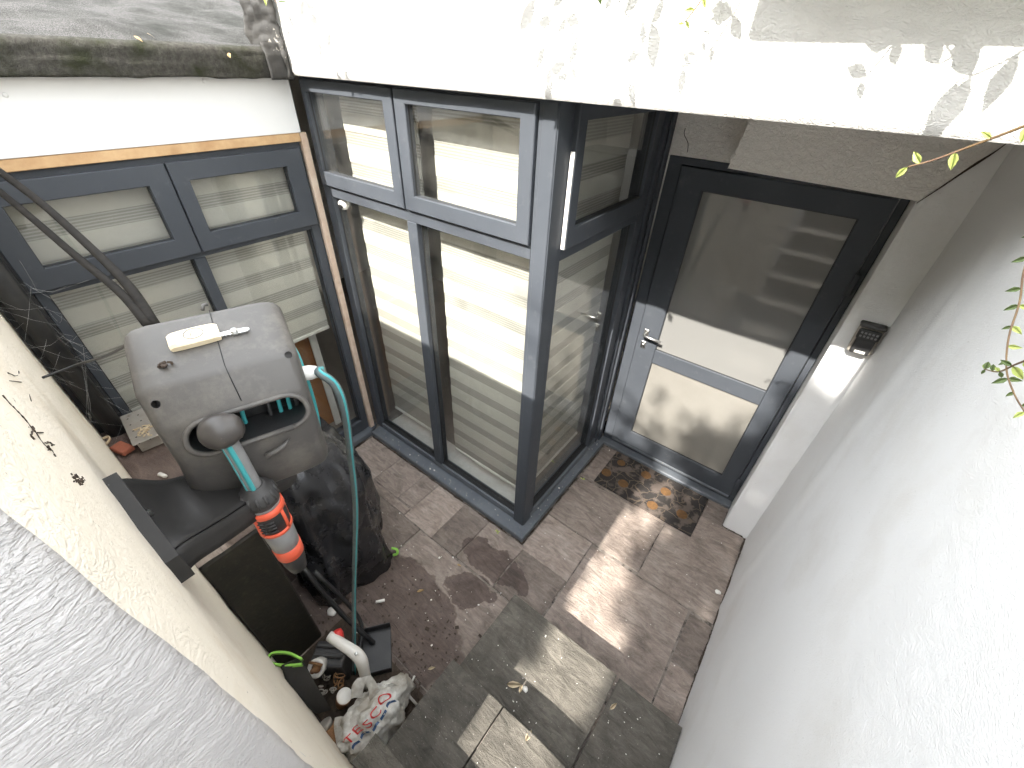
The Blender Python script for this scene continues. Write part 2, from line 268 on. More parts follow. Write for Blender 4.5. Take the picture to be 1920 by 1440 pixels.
def matmat():
    m, n = newmat('coir_mat_print')
    b = N(n, 'ShaderNodeBsdfPrincipled', Roughness=.95); o = N(n, 'ShaderNodeOutputMaterial'); L(n, b.outputs[0], o.inputs[0])
    tc = N(n, 'ShaderNodeTexCoord')
    vo = N(n, 'ShaderNodeTexVoronoi', Scale=11); vo.feature = 'DISTANCE_TO_EDGE'; 
    dn = N(n, 'ShaderNodeTexNoise', Scale=9, Detail=3); L(n, tc.outputs['Object'], dn.inputs['Vector'])
    ad = N(n, 'ShaderNodeVectorMath', operation='MULTIPLY_ADD'); L(n, dn.outputs['Color'], ad.inputs[0]); ad.inputs[1].default_value = (.12, .12, 0); L(n, tc.outputs['Object'], ad.inputs[2]); L(n, ad.outputs[0], vo.inputs['Vector'])
    r = N(n, 'ShaderNodeMapRange'); r.inputs[1].default_value = .012; r.inputs[2].default_value = .04; L(n, vo.outputs['Distance'], r.inputs[0])
    mx = N(n, 'ShaderNodeMixRGB'); L(n, r.outputs[0], mx.inputs[0]); mx.inputs[1].default_value = rgba((.12, .09, .065)); mx.inputs[2].default_value = rgba((.028, .024, .022))
    n2 = N(n, 'ShaderNodeTexNoise', Scale=13, Detail=5); L(n, tc.outputs['Object'], n2.inputs['Vector'])
    r2 = N(n, 'ShaderNodeMapRange'); r2.inputs[1].default_value = .52; r2.inputs[2].default_value = .62; L(n, n2.outputs['Fac'], r2.inputs[0])
    m2 = N(n, 'ShaderNodeMixRGB'); L(n, r2.outputs[0], m2.inputs[0]); L(n, mx.outputs[0], m2.inputs[1]); m2.inputs[2].default_value = rgba((.12, .095, .08))
    L(n, m2.outputs[0], b.inputs['Base Color'])
    nb = N(n, 'ShaderNodeTexNoise', Scale=260, Detail=3); L(n, tc.outputs['Object'], nb.inputs['Vector'])
    bp = N(n, 'ShaderNodeBump', Strength=1, Distance=.006); L(n, nb.outputs['Fac'], bp.inputs['Height']); L(n, bp.outputs[0], b.inputs['Normal'])
    return m
MAT['mat'] = matmat()
MAT['mat_orange'] = pbr('orange_coir', (.16, .08, .025), .95, c2=(.11, .055, .02), scale=60, bump=.005, bscale=260)

# ---------------------------------------------------------------- object helpers
def link(o, parent=None):
    col.objects.link(o)
    if parent is not None:
        o.parent = parent
        if parent.type == 'EMPTY': o.matrix_parent_inverse = Matrix.Translation(-parent.location)
    return o
def tag(o, label=None, cat=None, group=None, kind=None):
    if label: o['label'] = label
    if cat: o['category'] = cat
    if group: o['group'] = group
    if kind: o['kind'] = kind
    return o
def thing(name, label, cat, loc=(0, 0, 0), group=None):
    o = bpy.data.objects.new(name, None); o.location = loc; o.empty_display_size = .05; col.objects.link(o)
    return tag(o, label, cat, group)
def mk(name, verts, faces, mat, parent=None, smooth=False):
    me = bpy.data.meshes.new(name); me.from_pydata([tuple(v) for v in verts], [], faces); me.update()
    bm = bmesh.new(); bm.from_mesh(me); bmesh.ops.recalc_face_normals(bm, faces=bm.faces); bm.to_mesh(me); bm.free()
    me.materials.append(MAT[mat] if isinstance(mat, str) else mat)
    if smooth:
        for p in me.polygons: p.use_smooth = True
    return link(bpy.data.objects.new(name, me), parent)
def fin(name, bm, mat, parent=None, smooth=False):
    bmesh.ops.recalc_face_normals(bm, faces=bm.faces)
    me = bpy.data.meshes.new(name); bm.to_mesh(me); bm.free(); me.materials.append(MAT[mat] if isinstance(mat, str) else mat)
    if smooth:
        for p in me.polygons: p.use_smooth = True
    return link(bpy.data.objects.new(name, me), parent)
BF = [(0, 3, 2, 1), (4, 5, 6, 7), (0, 1, 5, 4), (1, 2, 6, 5), (2, 3, 7, 6), (3, 0, 4, 7)]
def bm_box(bm, x0, x1, y0, y1, z0, z1, mtx=None):
    vs_ = [(x0, y0, z0), (x1, y0, z0), (x1, y1, z0), (x0, y1, z0), (x0, y0, z1), (x1, y0, z1), (x1, y1, z1), (x0, y1, z1)]
    v = [bm.verts.new(mtx @ Vector(q) if mtx else q) for q in vs_]
    return [bm.faces.new([v[i] for i in f]) for f in BF]
def box(name, x0, x1, y0, y1, z0, z1, mat, parent=None, bev=0.0, seg=1, mtx=None):
    bm = bmesh.new(); bm_box(bm, x0, x1, y0, y1, z0, z1, mtx)
    if bev: bmesh.ops.bevel(bm, geom=bm.edges[:], offset=bev, segments=seg, affect='EDGES', profile=.5)
    return fin(name, bm, mat, parent, smooth=False)
def ring(name, O, u, v, nrm, u0, u1, v0, v1, w, d0, d1, mat, parent=None, bev=.002):
    """mitred rectangular frame; w = (left,right,bottom,top) widths; extruded d0..d1 along nrm"""
    wl, wr, wb, wt = w; O, u, v, nrm = map(Vector, (O, u, v, nrm))
    out = [(u0, v0), (u1, v0), (u1, v1), (u0, v1)]; inn = [(u0+wl, v0+wb), (u1-wr, v0+wb), (u1-wr, v1-wt), (u0+wl, v1-wt)]
    bm = bmesh.new(); P = lambda a, d: bm.verts.new(O+u*a[0]+v*a[1]+nrm*d)
    fo = [P(a, d1) for a in out]; fi = [P(a, d1) for a in inn]; bo = [P(a, d0) for a in out]; bi = [P(a, d0) for a in inn]
    for i in range(4):
        j = (i+1) % 4
        for f in ((fo[i], fo[j], fi[j], fi[i]), (bo[i], bi[i], bi[j], bo[j]), (fo[i], bo[i], bo[j], fo[j]), (fi[i], fi[j], bi[j], bi[i])): bm.faces.new(f)
    if bev:
        es = [e for e in bm.edges if (e.verts[0] in fo and e.verts[1] in fo) or (e.verts[0] in fi and e.verts[1] in fi)]
        bmesh.ops.bevel(bm, geom=es, offset=bev, segments=1, affect='EDGES')
    return fin(name, bm, mat, parent)
def pbox(name, O, u, v, nrm, u0, u1, v0, v1, d0, d1, mat, parent=None, bev=0.0):
    O, u, v, nrm = map(Vector, (O, u, v, nrm))
    bm = bmesh.new(); q = [(u0, v0, d0), (u1, v0, d0), (u1, v1, d0), (u0, v1, d0), (u0, v0, d1), (u1, v0, d1), (u1, v1, d1), (u0, v1, d1)]
    vv = [bm.verts.new(O+u*a+v*b+nrm*c) for a, b, c in q]
    for f in BF: bm.faces.new([vv[i] for i in f])
    if bev: bmesh.ops.bevel(bm, geom=bm.edges[:], offset=bev, segments=1, affect='EDGES')
    return fin(name, bm, mat, parent)
def catmull(pts, sub=6):
    pts = [Vector(p) for p in pts]
    if len(pts) < 3: return pts
    P = [pts[0]*2-pts[1]]+pts+[pts[-1]*2-pts[-2]]; out = []
    for i in range(1, len(P)-2):
        for k in range(sub):
            t = k/sub; a, b, c, d = P[i-1], P[i], P[i+1], P[i+2]
            out.append(.5*((2*b)+(-a+c)*t+(2*a-5*b+4*c-d)*t*t+(-a+3*b-3*c+d)*t**3))
    out.append(pts[-1]); return out
def bm_tube(bm, pts, rad, n=8, caps=True):
    pts = [Vector(p) for p in pts]; rings = []
    prev = None
    for i, p in enumerate(pts):
        t = (pts[min(i+1, len(pts)-1)]-pts[max(i-1, 0)]).normalized()
        if prev is None:
            a = Vector((0, 0, 1)) if abs(t.z) < .9 else Vector((1, 0, 0)); s = t.cross(a).normalized()
        else: s = (prev-t*prev.dot(t)).normalized()
        prev = s; b = t.cross(s); r = rad[i] if isinstance(rad, (list, tuple)) else rad
        rings.append([bm.verts.new(p+(s*math.cos(2*math.pi*k/n)+b*math.sin(2*math.pi*k/n))*r) for k in range(n)])
    for a, b in zip(rings, rings[1:]):
        for k in range(n): bm.faces.new((a[k], a[(k+1) % n], b[(k+1) % n], b[k]))
    if caps: bm.faces.new(rings[0][::-1]); bm.faces.new(rings[-1])
    return rings
def tube(name, pts, rad, mat, parent=None, n=8, sub=0):
    if sub:
        n0 = len(pts); pts = catmull(pts, sub)
        if isinstance(rad, (list, tuple)):
            m_ = len(pts); rad = [rad[min(n0-1, int(i/(m_-1)*(n0-1)))]*(1-(i/(m_-1)*(n0-1)) % 1)+rad[min(n0-1, int(i/(m_-1)*(n0-1))+1)]*((i/(m_-1)*(n0-1)) % 1) for i in range(m_)]
    bm = bmesh.new(); bm_tube(bm, pts, rad, n); return fin(name, bm, mat, parent, True)
def lathe(name, base, axis, prof, mat, parent=None, n=20, smooth=True):
    """prof: list of (distance along axis, radius)"""
    bm = bmesh.new(); ax = Vector(axis).normalized(); a = Vector((1, 0, 0)) if abs(ax.x) < .9 else Vector((0, 1, 0))
    s = ax.cross(a).normalized(); b = ax.cross(s); base = Vector(base); rings = []
    for d, r in prof: rings.append([bm.verts.new(base+ax*d+(s*math.cos(2*math.pi*k/n)+b*math.sin(2*math.pi*k/n))*max(r, 1e-4)) for k in range(n)])
    for p, q in zip(rings, rings[1:]):
        for k in range(n): bm.faces.new((p[k], p[(k+1) % n], q[(k+1) % n], q[k]))
    bm.faces.new(rings[0][::-1]); bm.faces.new(rings[-1])
    o = fin(name, bm, mat, parent, smooth)
    return o
def sheet(name, P, nu, nv, mat, parent=None, thick=0.0, smooth=True):
    """grid from P(u,v) in 0..1, optional solid thickness along -normal"""
    bm = bmesh.new(); g = [[bm.verts.new(P(i/nu, j/nv)) for j in range(nv+1)] for i in range(nu+1)]
    fs = [bm.faces.new((g[i][j], g[i+1][j], g[i+1][j+1], g[i][j+1])) for i in range(nu) for j in range(nv)]
    if thick:
        bmesh.ops.recalc_face_normals(bm, faces=bm.faces); bmesh.ops.solidify(bm, geom=bm.faces[:], thickness=thick)
    return fin(name, bm, mat, parent, smooth)
def fbm(p, s, o=3): return noise.fractal(Vector(p)*s, 1.0, 2.0, o)

MAT['ball'] = pbr('dark_brown_plastic', (.045, .040, .037), .38, c2=(.062, .055, .050), scale=30, c3=(.18, .16, .14), scale3=40, thr=(.62, .72))
MAT['bracket'] = pbr('black_bracket_plastic', (.022, .021, .020), .55, c2=(.034, .032, .031), scale=8, spec=.35, bump=.0004, bscale=600, c3=(.20, .19, .18), scale3=13, thr=(.66, .82))
MAT['cable'] = pbr('dusty_black_cable', (.012, .011, .010), .8, spec=.1, c2=(.026, .023, .02), scale=40)
MAT['hose'] = pbr('grey_hose', (.10, .125, .125), .5, c2=(.075, .09, .09), scale=40)

# ================================================================ SETTING
ZF = 2.354           # underside of the upper wall
XR = 1.134           # right wall face
YS = -1.308          # cream wall face
XS = 0.42            # stair side of the left wall
H1 = 0.17            # step height

def slab_mesh(w, d, h, seed):
    rnd = random.Random(seed); bm = bmesh.new(); pts = []
    def side(a, b, n):
        for i in range(n):
            t = i/n; p = (a[0]+(b[0]-a[0])*t, a[1]+(b[1]-a[1])*t)
            j = .0035 if i else .004
            pts.append((p[0]+rnd.uniform(-j, j), p[1]+rnd.uniform(-j, j)))
    nx, ny = max(2, int(w/.14)), max(2, int(d/.14))
    side((-w/2, -d/2), (w/2, -d/2), nx); side((w/2, -d/2), (w/2, d/2), ny); side((w/2, d/2), (-w/2, d/2), nx); side((-w/2, d/2), (-w/2, -d/2), ny)
    top = [bm.verts.new((x*.994, y*.994, h)) for x, y in pts]; mid = [bm.verts.new((x, y, h-.006)) for x, y in pts]; bot = [bm.verts.new((x, y, 0)) for x, y in pts]
    n = len(pts); bm.faces.new(top)
    for i in range(n):
        j = (i+1) % n; bm.faces.new((mid[i], mid[j], top[j], top[i])); bm.faces.new((bot[i], bot[j], mid[j], mid[i]))
    return bm
def slab(name, x0, x1, y0, y1, z0, z1, mat, parent, seed, gap=.006):
    bm = slab_mesh(x1-x0-gap, y1-y0-gap, z1-z0, seed); bmesh.ops.recalc_face_normals(bm, faces=bm.faces)
    me = bpy.data.meshes.new(name); bm.to_mesh(me); bm.free(); me.materials.append(MAT[mat])
    o = bpy.data.objects.new(name, me); rnd = random.Random(seed+99)
    o.location = ((x0+x1)/2, (y0+y1)/2, z0+rnd.uniform(-.0025, .0025)); o.rotation_euler = (rnd.uniform(-.003, .003), rnd.uniform(-.003, .003), 0)
    col.objects.link(o); o.parent = parent
    return o
# courtyard floor: mortar bed with slabs laid on it
paving = box('courtyard_floor', -1.75, XR+.1, -1.6, 1.25, -.12, -.005, 'mortar'); tag(paving, kind='structure')
FL = [(-1.51, -1.15, -.33, -.005), (-1.15, -.887, -.27, -.005), (-.887, -.745, -.265, -.005), (-.745, -.48, -.335, -.005), (-.48, -.265, -.335, -.005), (-.265, .03, -.335, -.005), (.03, .355, -.335, -.03),
      (.012, .36, -.03, .29), (.36, 1.0, -.33, .275), (1.0, XR-.004, -.04, .262), (1.0, XR-.004, -.33, -.04), (.012, .67, .29, .72), (.67, XR-.004, .275, .955), (.012, .40, .72, 1.125), (.40, .67, .72, 1.125), (.67, .975, .955, 1.125),
      (-1.51, -.98, -.86, -.335), (-.98, -.58, -.84, -.335), (-.58, .21, -.92, -.338), (-1.15, -.745, -.335, -.27), (-1.51, -.9, -1.3, -.86), (-.9, -.42, -1.3, -.86), (-.42, .03, -1.3, -.92), (.03, .25, -1.3, -.92), (.21, .62, -.7, -.338)]
for i, (a, b, c, d) in enumerate(FL): slab('paving_slab', a, b, c, d, -.035, .0, 'slab', paving, i)

# steps up to the garden between the two walls
steps = box('steps', .225, XR-.002, -1.19, -.38, -.03, H1-.035, 'mortar'); tag(steps, kind='structure')
box('riser', .225, XR-.002, -1.25, -.835, H1-.036, 2*H1-.035, 'mortar', steps)
box('riser', .235, XR-.002, -1.30, -1.215, 2*H1-.036, 3*H1-.035, 'mortar', steps)
TR = [(.195, .80+.017, -.84, -.345, 1), (.817, XR-.004, -.84, -.345, 1), (.20, .485, -1.23, -.805, 2), (.485, .83, -1.23, -.805, 2), (.83, XR-.004, -1.23, -.805, 2), (.192, .60, -1.30, -1.187, 3), (.60, XR-.004, -1.30, -1.187, 3)]
for i, (a, b, c, d, k) in enumerate(TR): slab('tread_slab', a, b, c, d, k*H1-.036, k*H1, 'step', steps, 50+i, gap=.008)
for k in range(4, 13):
    y1 = -1.187-(k-3)*.34; y0 = y1-.40
    box('riser', XS+.004, XR-.002, -6, y1-.03, (k-1)*H1-.036, k*H1-.035, 'mortar', steps)
    slab('tread_slab', XS+.004, .78, y0, y1, k*H1-.036, k*H1, 'step', steps, 80+2*k); slab('tread_slab', .78, XR-.004, y0, y1, k*H1-.036, k*H1, 'step', steps, 81+2*k)
for a, b in ((-1.3, -1.53),):
    slab('tread_slab', XS+.004, .78, b, a, 3*H1-.036, 3*H1, 'step', steps, 120); slab('tread_slab', .78, XR-.004, b, a, 3*H1-.036, 3*H1, 'step', steps, 121)
    box('riser', XS+.004, XR-.002, b-.1, a-.01, -.02, 3*H1-.037, 'mortar', steps)
# garden ground behind and around at upper level
gr = mk('garden_ground', [(-30, -40, 2.15), (XS-.2, -40, 2.15), (XS-.2, -1.5, 2.15), (-30, -1.5, 2.15), (XR+.2, -40, 2.15), (30, -40, 2.15), (30, 12, 2.15), (XR+.2, 12, 2.15), (XS-.2, -5.2, 2.15), (XR+.2, -5.2, 2.15)], [(0, 1, 2, 3), (4, 5, 6, 7), (1, 4, 9, 8)], 'grass'); tag(gr, kind='structure')

# left wall: cream courtyard face, combed stucco stair face
lw = thing('garden_wall', 'thick wall at left with cream painted face and grey-white stucco stair side', 'wall', (-.5, -1.45, 0))
def creamP(u, v):
    x = -1.75+u*(XS+1.75); z = -.02+v*2.46
    b = .004*fbm((x, 0, z), 2.5) + .002*fbm((x, 3, z), 9)
    edge = .012*max(0, (x-(XS-.04))/.04)**2
    return Vector((x, YS+b-edge, z))
sheet('cream_face', creamP, 120, 90, 'cream', lw)
def stucP(u, v):
    y = YS-.010-u*4.7; z = -.02+v*2.46
    return Vector((XS+.0025*fbm((y, 5, z), 3)-.010*max(0, 1-u*4.7/.03)**2, y, z))
sheet('stucco_face', stucP, 160, 70, 'lwall', lw)
box('wall_core', -1.9, XS-.012, -1.62, YS-.02, 0, 2.438, 'lwall', lw)
box('wall_core', XS-.22, XS-.012, -6, -1.622, 0, 2.438, 'lwall', lw)
# black painted plinth along the foot of the cream wall, with its dirty top
pl = thing('plinth', 'black painted waist-high ledge at foot of cream wall, dirt on top', 'ledge', (-1.0, -1.2, 0))
PZ = 1.0
def plP(u, v):
    y = YS+.003+v*.215; x = -1.56+u*1.05
    return Vector((x, y, PZ+.012*fbm((x, y, 0), 6)*(1-abs(2*v-1)*.5)))
box('body', -1.56, -.51, YS+.004, -1.092, -.01, PZ-.014, 'plinth', pl, .008)
sheet('dirty_top', plP, 60, 16, MAT['slab'], pl)

# right wall with the pier that carries the key box
rw = thing('stair_wall', 'tall white rendered wall running along the right of the steps', 'wall', (1.2, -1.5, 0))
def rwP(u, v):
    y = .9646-u*6.5; z = -.02+v*2.50
    return Vector((XR+.004*fbm((0, y, z), 1.6)+.0015*fbm((4, y, z), 8)-.012*math.exp(-((y-.40)/.05)**2)*(.5+.5*noise.noise(Vector((0, 0, z*1.2)))), y, z))
sheet('wall_face', rwP, 200, 70, 'rwall', rw)
box('wall_core', XR+.02, XR+.22, -5.6, 1.4, 0, 2.475, 'rwall', rw)
def pierP(u, v):
    x = .983+u*(XR+.01-.983); z = -.02+v*2.4
    return Vector((x, .9646+.003*fbm((x, 0, z), 5)+.010*(1-min(1, u/.12))**2-.006*(u > .9), z))
sheet('pier_face', pierP, 14, 90, 'rwall', rw)
box('pier_core', .9835, XR+.02, .977, 1.4, 0, 2.354, 'rwall', rw)

# upper house wall overhanging the bay, soffit, lintel over the door
uw = thing('upper_wall', 'sunlit white stucco upper wall of the house overhanging the windows', 'wall', (.5, .1, ZF))
def upP(u, v):
    x = -1.468+u*4.3; z = ZF+v*1.2
    return Vector((x, .0035*fbm((x, 0, z), 2.2)+.012*(1-min(1, v*1.2/.015))**2, z))
sheet('wall_face', upP, 220, 80, 'fascia', uw)
box('wall_core', -1.466, 2.8, .014, .30, ZF+.001, 3.55, 'fascia', uw)
box('soffit', -1.466, 2.8, .301, 2.2, ZF+.001, 2.6, 'lintel', uw)
li = thing('door_lintel', 'shaded white plaster band over the front door with a stepped edge', 'wall', (.5, 1.1, 2.08))
box('recessed_band', -.35, .985, 1.19, 1.4, 2.084, ZF, 'lintel', li)
bm = bmesh.new(); poly = [(.300, 2.098), (.985, 2.085), (1.00, 2.11), (1.118, 2.30), (1.118, ZF), (.335, ZF), (.322, 2.25)]
fr = [bm.verts.new((x, .957, z)) for x, z in poly]; bk = [bm.verts.new((x, 1.189, z)) for x, z in poly]
bm.faces.new(fr); bm.faces.new(bk[::-1])
for i in range(len(poly)): j = (i+1) % len(poly); bm.faces.new((fr[i], bk[i], bk[j], fr[j]))
fin('stepped_panel', bm, 'lintel', li)
cr = [(.984, .957, 2.078), (1.02, .955, 2.135), (1.05, .956, 2.185), (1.075, .955, 2.225), (1.10, .955, 2.262), (1.122, .957, 2.305)]
tube('crack', cr, [.001, .0022, .003, .0045, .002, .0012], 'darkcrumb', li, n=5, sub=3)
tube('loose_wire', [U(1285, 240, 1, 1.187), U(1283, 252, 1, 1.182), U(1290, 268, 1, 1.180), U(1289, 285, 1, 1.182)], .0015, 'darkcrumb', li, n=5, sub=4)

# felt roof over the left window, with its white board below
ro = thing('felt_roof', 'dark mineral felt flat roof edge above the left window', 'roof', (-1.6, -.6, 2.35))
def roofP(u, v):
    y = -2.6+v*4.2; s = u*u*3.0
    x = -1.492-s; z = 2.452+s*.20
    z += .03*fbm((x*.8, y, 0), 1.5)*min(1, s*6)+.010*fbm((x, y, 5), 6)*min(1, s*8) + .018*math.sin(y*7+1.5*fbm((x, y, 3), 1.2))*math.exp(-((s-.16)/.09)**2)
    return Vector((x, y, z))
sheet('felt_deck', roofP, 110, 110, 'felt', ro)
def dripP(u, v):
    y = -2.6+u*(2.6+.012); t = v
    x = -1.470+.003*math.sin(t*2.6)+.004*fbm((0, y, t), 4)+.003*fbm((9, y, t*.3), 14); z = 2.346+t*.108+.004*fbm((2, y, 0), 3)
    if t > .9: x -= (t-.9)/.1*.022
    return Vector((x, y, z))
sheet('drip_edge', dripP, 160, 12, 'felt_edge', ro, thick=.012)
UPX = [(546, 146, 492, 140), (540, 110, 478, 112), (531, 80, 470, 84), (522, 45, 462, 50), (514, 12, 458, 15), (505, -30, 440, -28), (495, -80, 430, -80)]
def abutP(u, v):
    k = v*(len(UPX)-1); i = min(int(k), len(UPX)-2); t = k-i; q = [UPX[i][j]*(1-t)+UPX[i+1][j]*t for j in range(4)]
    x = q[0]*(1-u)+q[2]*u; y = q[1]*(1-u)+q[3]*u
    p = U(x, y, 1, -.012-.05*u); p.x += .012*fbm((u*2, v*6, 0), 2)*u; p.y += .014*fbm((u*3, v*5, 2), 2); return p
sheet('bitumen_flashing', abutP, 14, 40, 'bitumen', ro, thick=.010)
def lapP(u, v):
    y = -.10+u*.105; return Vector((-1.450+.006*fbm((u*3, v, 1), 3)-(.018*v if v > .7 else 0), y, 2.338+v*.128))
sheet('corner_lap', lapP, 8, 10, 'bitumen', ro, thick=.006)
# twiggy debris and pale leaves on felt edge
wb = thing('roof_board', 'plain white board under the felt roof edge with screw caps', 'board', (-1.55, -.6, 2.12))
box('board', -1.60, -1.544, -1.6, .03, 2.118, 2.352, 'white_upvc', wb, .002)
for (px, py) in ((10, 178), (382, 152)):
    p = U(px, py, 0, -1.544); lathe('screw_cap', (-1.5445, p.y, p.z), (1, 0, 0), [(0, .008), (.0025, .007), (.003, .003)], 'white_upvc', wb, 14)
box('wall_above', -1.75, -1.602, -1.6, .03, 2.10, 2.352, 'room', wb)

# rooms behind the glass
rm = thing('room_shell', 'plain pale room seen dimly behind the window blinds', 'room', (-2, .8, 0))
box('floor', -4.2, -1.605, -1.305, 2.4, -.02, .045, 'roomfloor', rm); box('floor', -1.604, -.13, .158, 2.4, -.02, .045, 'roomfloor', rm)
box('wall', -4.3, -4.2, -1.305, 2.4, .045, 2.5, 'room', rm); box('wall', -4.2, .2, 2.4, 2.5, .045, 2.354, 'room', rm)
box('wall', -.05, .15, 1.30, 2.4, .0, 2.354, 'room', rm)
box('ceiling', -4.3, -1.61, -1.305, 2.5, 2.36, 2.42, 'room', rm)
box('wall', -4.2, -1.76, -1.305, -1.25, .045, 2.36, 'room', rm)

# ================================================================ WINDOWS
Z = (0, 0, 1)
def blind(name, label, O, u, nrm, u0, u1, v0, v1, d, pitch=.146, op=.084, loc=None, phase=0.0, group=None):
    root = thing(name, label, 'blind', loc or O, group)
    pbox('sheer_mesh', O, u, Z, nrm, u0, u1, v0, v1, d-.002, d-.0012, 'sheer', root)
    z = v1-.06-phase; first = None; k = 0
    while z-op > v0:
        if first is None: first = pbox('fabric_band', O, u, Z, nrm, u0, u1, z-op, z, d, d+.0016, 'blind_op', root); z_first = z
        else:
            c = first.copy(); col.objects.link(c); c.location = (0, 0, z-z_first)
        z -= pitch; k += 1
    pbox('bottom_bar', O, u, Z, nrm, u0, u1, v0-.022, v0, d-.008, d+.008, 'white_pl', root, .003)
    pbox('head_roll', O, u, Z, nrm, u0, u1, v1, v1+.06, d-.03, d+.03, 'white_pl', root, .012)
    return root

def pane(name, O, u, nrm, u0, u1, v0, v1, d, mat, parent):
    g = pbox(name, O, u, Z, nrm, u0, u1, v0, v1, d-.005, d, mat, parent)
    return g
def gasket(O, u, nrm, u0, u1, v0, v1, d, parent, w=.006):
    return ring('gasket', O, u, Z, nrm, u0, u1, v0, v1, (w, w, w, w), d-.004, d+.004, 'gasket', parent, bev=0)

# ---- bay front
BO, BU, BN = (0, .085, 0), (1, 0, 0), (0, -1, 0)
bay = thing('bay_window', 'anthracite framed glazed bay with sunlit blinds beside the front door', 'window', (-.75, .05, 0))
# sill in two mitred lengths + left return
def sill_piece(name, pts, z0, z1, parent):
    n = len(pts); V = [(x, y, z0) for x, y in pts]+[(x, y, z1) for x, y in pts]
    Fc = [tuple(range(n))[::-1], tuple(range(n, 2*n))]+[(i, (i+1) % n, n+(i+1) % n, n+i) for i in range(n)]
    o = mk(name, V, Fc, 'alu_sill', parent)
    bm = bmesh.new(); bm.from_mesh(o.data); bmesh.ops.bevel(bm, geom=[e for e in bm.edges if e.verts[0].co.z > z1-1e-4 and e.verts[1].co.z > z1-1e-4], offset=.004, segments=2, affect='EDGES'); bm.to_mesh(o.data); bm.free(); return o
sill_piece('sill', [(-1.512, 0), (-.0008, 0), (-.088, .0875), (-1.512, .0875)], .012, .052, bay)
sill_piece('sill', [(0, .0008), (0, 1.118), (-.0868, 1.118), (-.0868, .0876)], .012, .052, bay)
# front frames
pbox('frame_post', BO, BU, Z, BN, -1.545, -1.478, .052, 2.352, -.07, 0, 'alu', bay, .002)
pbox('bottom_rail', BO, BU, Z, BN, -1.478, -.132, .052, .098, -.07, 0, 'alu_sill', bay, .002)
pbox('track', BO, BU, Z, BN, -1.478, -.132, .098, .106, -.055, -.015, 'gasket', bay)
pbox('transom', BO, BU, Z, BN, -1.478, -.132, 1.815, 1.872, -.07, 0, 'alu', bay, .002)
pbox('top_rail', BO, BU, Z, BN, -1.478, -.132, 2.322, 2.352, -.07, 0, 'alu', bay, .002)
pbox('mullion', BO, BU, Z, BN, -.868, -.800, .0985, 1.8145, -.07, .001, 'alu', bay, .003)
pbox('mullion', BO, BU, Z, BN, -.862, -.828, 1.8725, 2.3215, -.07, -.004, 'alu', bay, .002)
for (a, b) in ((-1.474, -.872), (-.796, -.136)):
    pane('pane', BO, BU, BN, a, b, .107, 1.812, -.035, 'glass', bay); gasket(BO, BU, BN, a-.002, b+.002, .104, 1.815, -.030, bay)
for (a, b, wl) in ((-1.515, -.850, .035), (-.838, -.134, .066)):
    s = ring('sash', BO, BU, Z, BN, a, b, 1.876, 2.340, (wl, .062, .068, .050), -.02, .022, 'alu', bay, .003)
    pane('pane', BO, BU, BN, a+wl-.004, b-.058, 1.940, 2.294, -.004, 'glass_dirty', s); gasket(BO, BU, BN, a+wl-.005, b-.057, 1.939, 2.296, .002, s)
# corner post
bm = bmesh.new(); prof = [(-.131, .084), (-.131, .079), (-.052, .079), (-.052, .158), (-.057, .158), (-.125, .155), (-.131, .15)]
b0 = [bm.verts.new((x, y, .0525)) for x, y in prof]; t0 = [bm.verts.new((x, y, 2.3515)) for x, y in prof]
bm.faces.new(b0[::-1]); bm.faces.new(t0)
for i in range(len(prof)): j = (i+1) % len(prof); bm.faces.new((b0[i], b0[j], t0[j], t0[i]))
bmesh.ops.bevel(bm, geom=[e for e in bm.edges if abs(e.verts[0].co.z-e.verts[1].co.z) > 1], offset=.003, segments=2, affect='EDGES')
fin('corner_post', bm, 'alu', bay)
pbox('post_cover', BO, BU, Z, BN, -.112, -.056, .054, 2.345, .0065, .009, 'alu', bay, .001)
# ---- bay return facing the door
RO, RU, RN = (-.055, 0, 0), (0, 1, 0), (1, 0, 0)
pbox('bottom_rail', RO, RU, Z, RN, .159, 1.05, .052, .098, -.07, 0, 'alu_sill', bay, .002)
pbox('track', RO, RU, Z, RN, .175, .93, .098, .106, -.055, -.015, 'gasket', bay)
pbox('frame_post', RO, RU, Z, RN, .159, .186, .0985, 2.352, -.07, 0, 'alu', bay, .002)
pbox('frame_post', RO, RU, Z, RN, .925, .985, .0985, 2.352, -.07, .002, 'alu', bay, .003)
pbox('frame_post', RO, RU, Z, RN, .990, 1.05, .0985, 2.352, -.07, -.012, 'alu', bay, .003)
pbox('corner_channel', RO, RU, Z, RN, 1.052, 1.178, .0, 2.352, -.10, .004, 'alu', bay, .004)
pbox('corner_bead', RO, RU, Z, RN, 1.085, 1.112, .053, 2.352, .004, .018, 'alu', bay, .006)
pbox('transom', RO, RU, Z, RN, .186, .925, 1.800, 1.848, -.07, 0, 'alu', bay, .002)
pbox('top_rail', RO, RU, Z, RN, .186, .925, 2.322, 2.352, -.07, 0, 'alu', bay, .002)
pane('pane', RO, RU, RN, .183, .928, .104, 1.802, -.035, 'glass', bay); gasket(RO, RU, RN, .181, .930, .102, 1.804, -.030, bay)
s = ring('sash', RO, RU, Z, RN, .180, .930, 1.852, 2.340, (.060, .050, .080, .050), -.02, .022, 'alu', bay, .003)
pane('pane', RO, RU, RN, .236, .884, 1.928, 2.294, -.004, 'glass', s); gasket(RO, RU, RN, .235, .885, 1.927, 2.296, .002, s)
pbox('sash_seal', RO, RU, Z, RN, .1745, .1785, 1.856, 2.20, .004, .020, 'white_pl', bay)
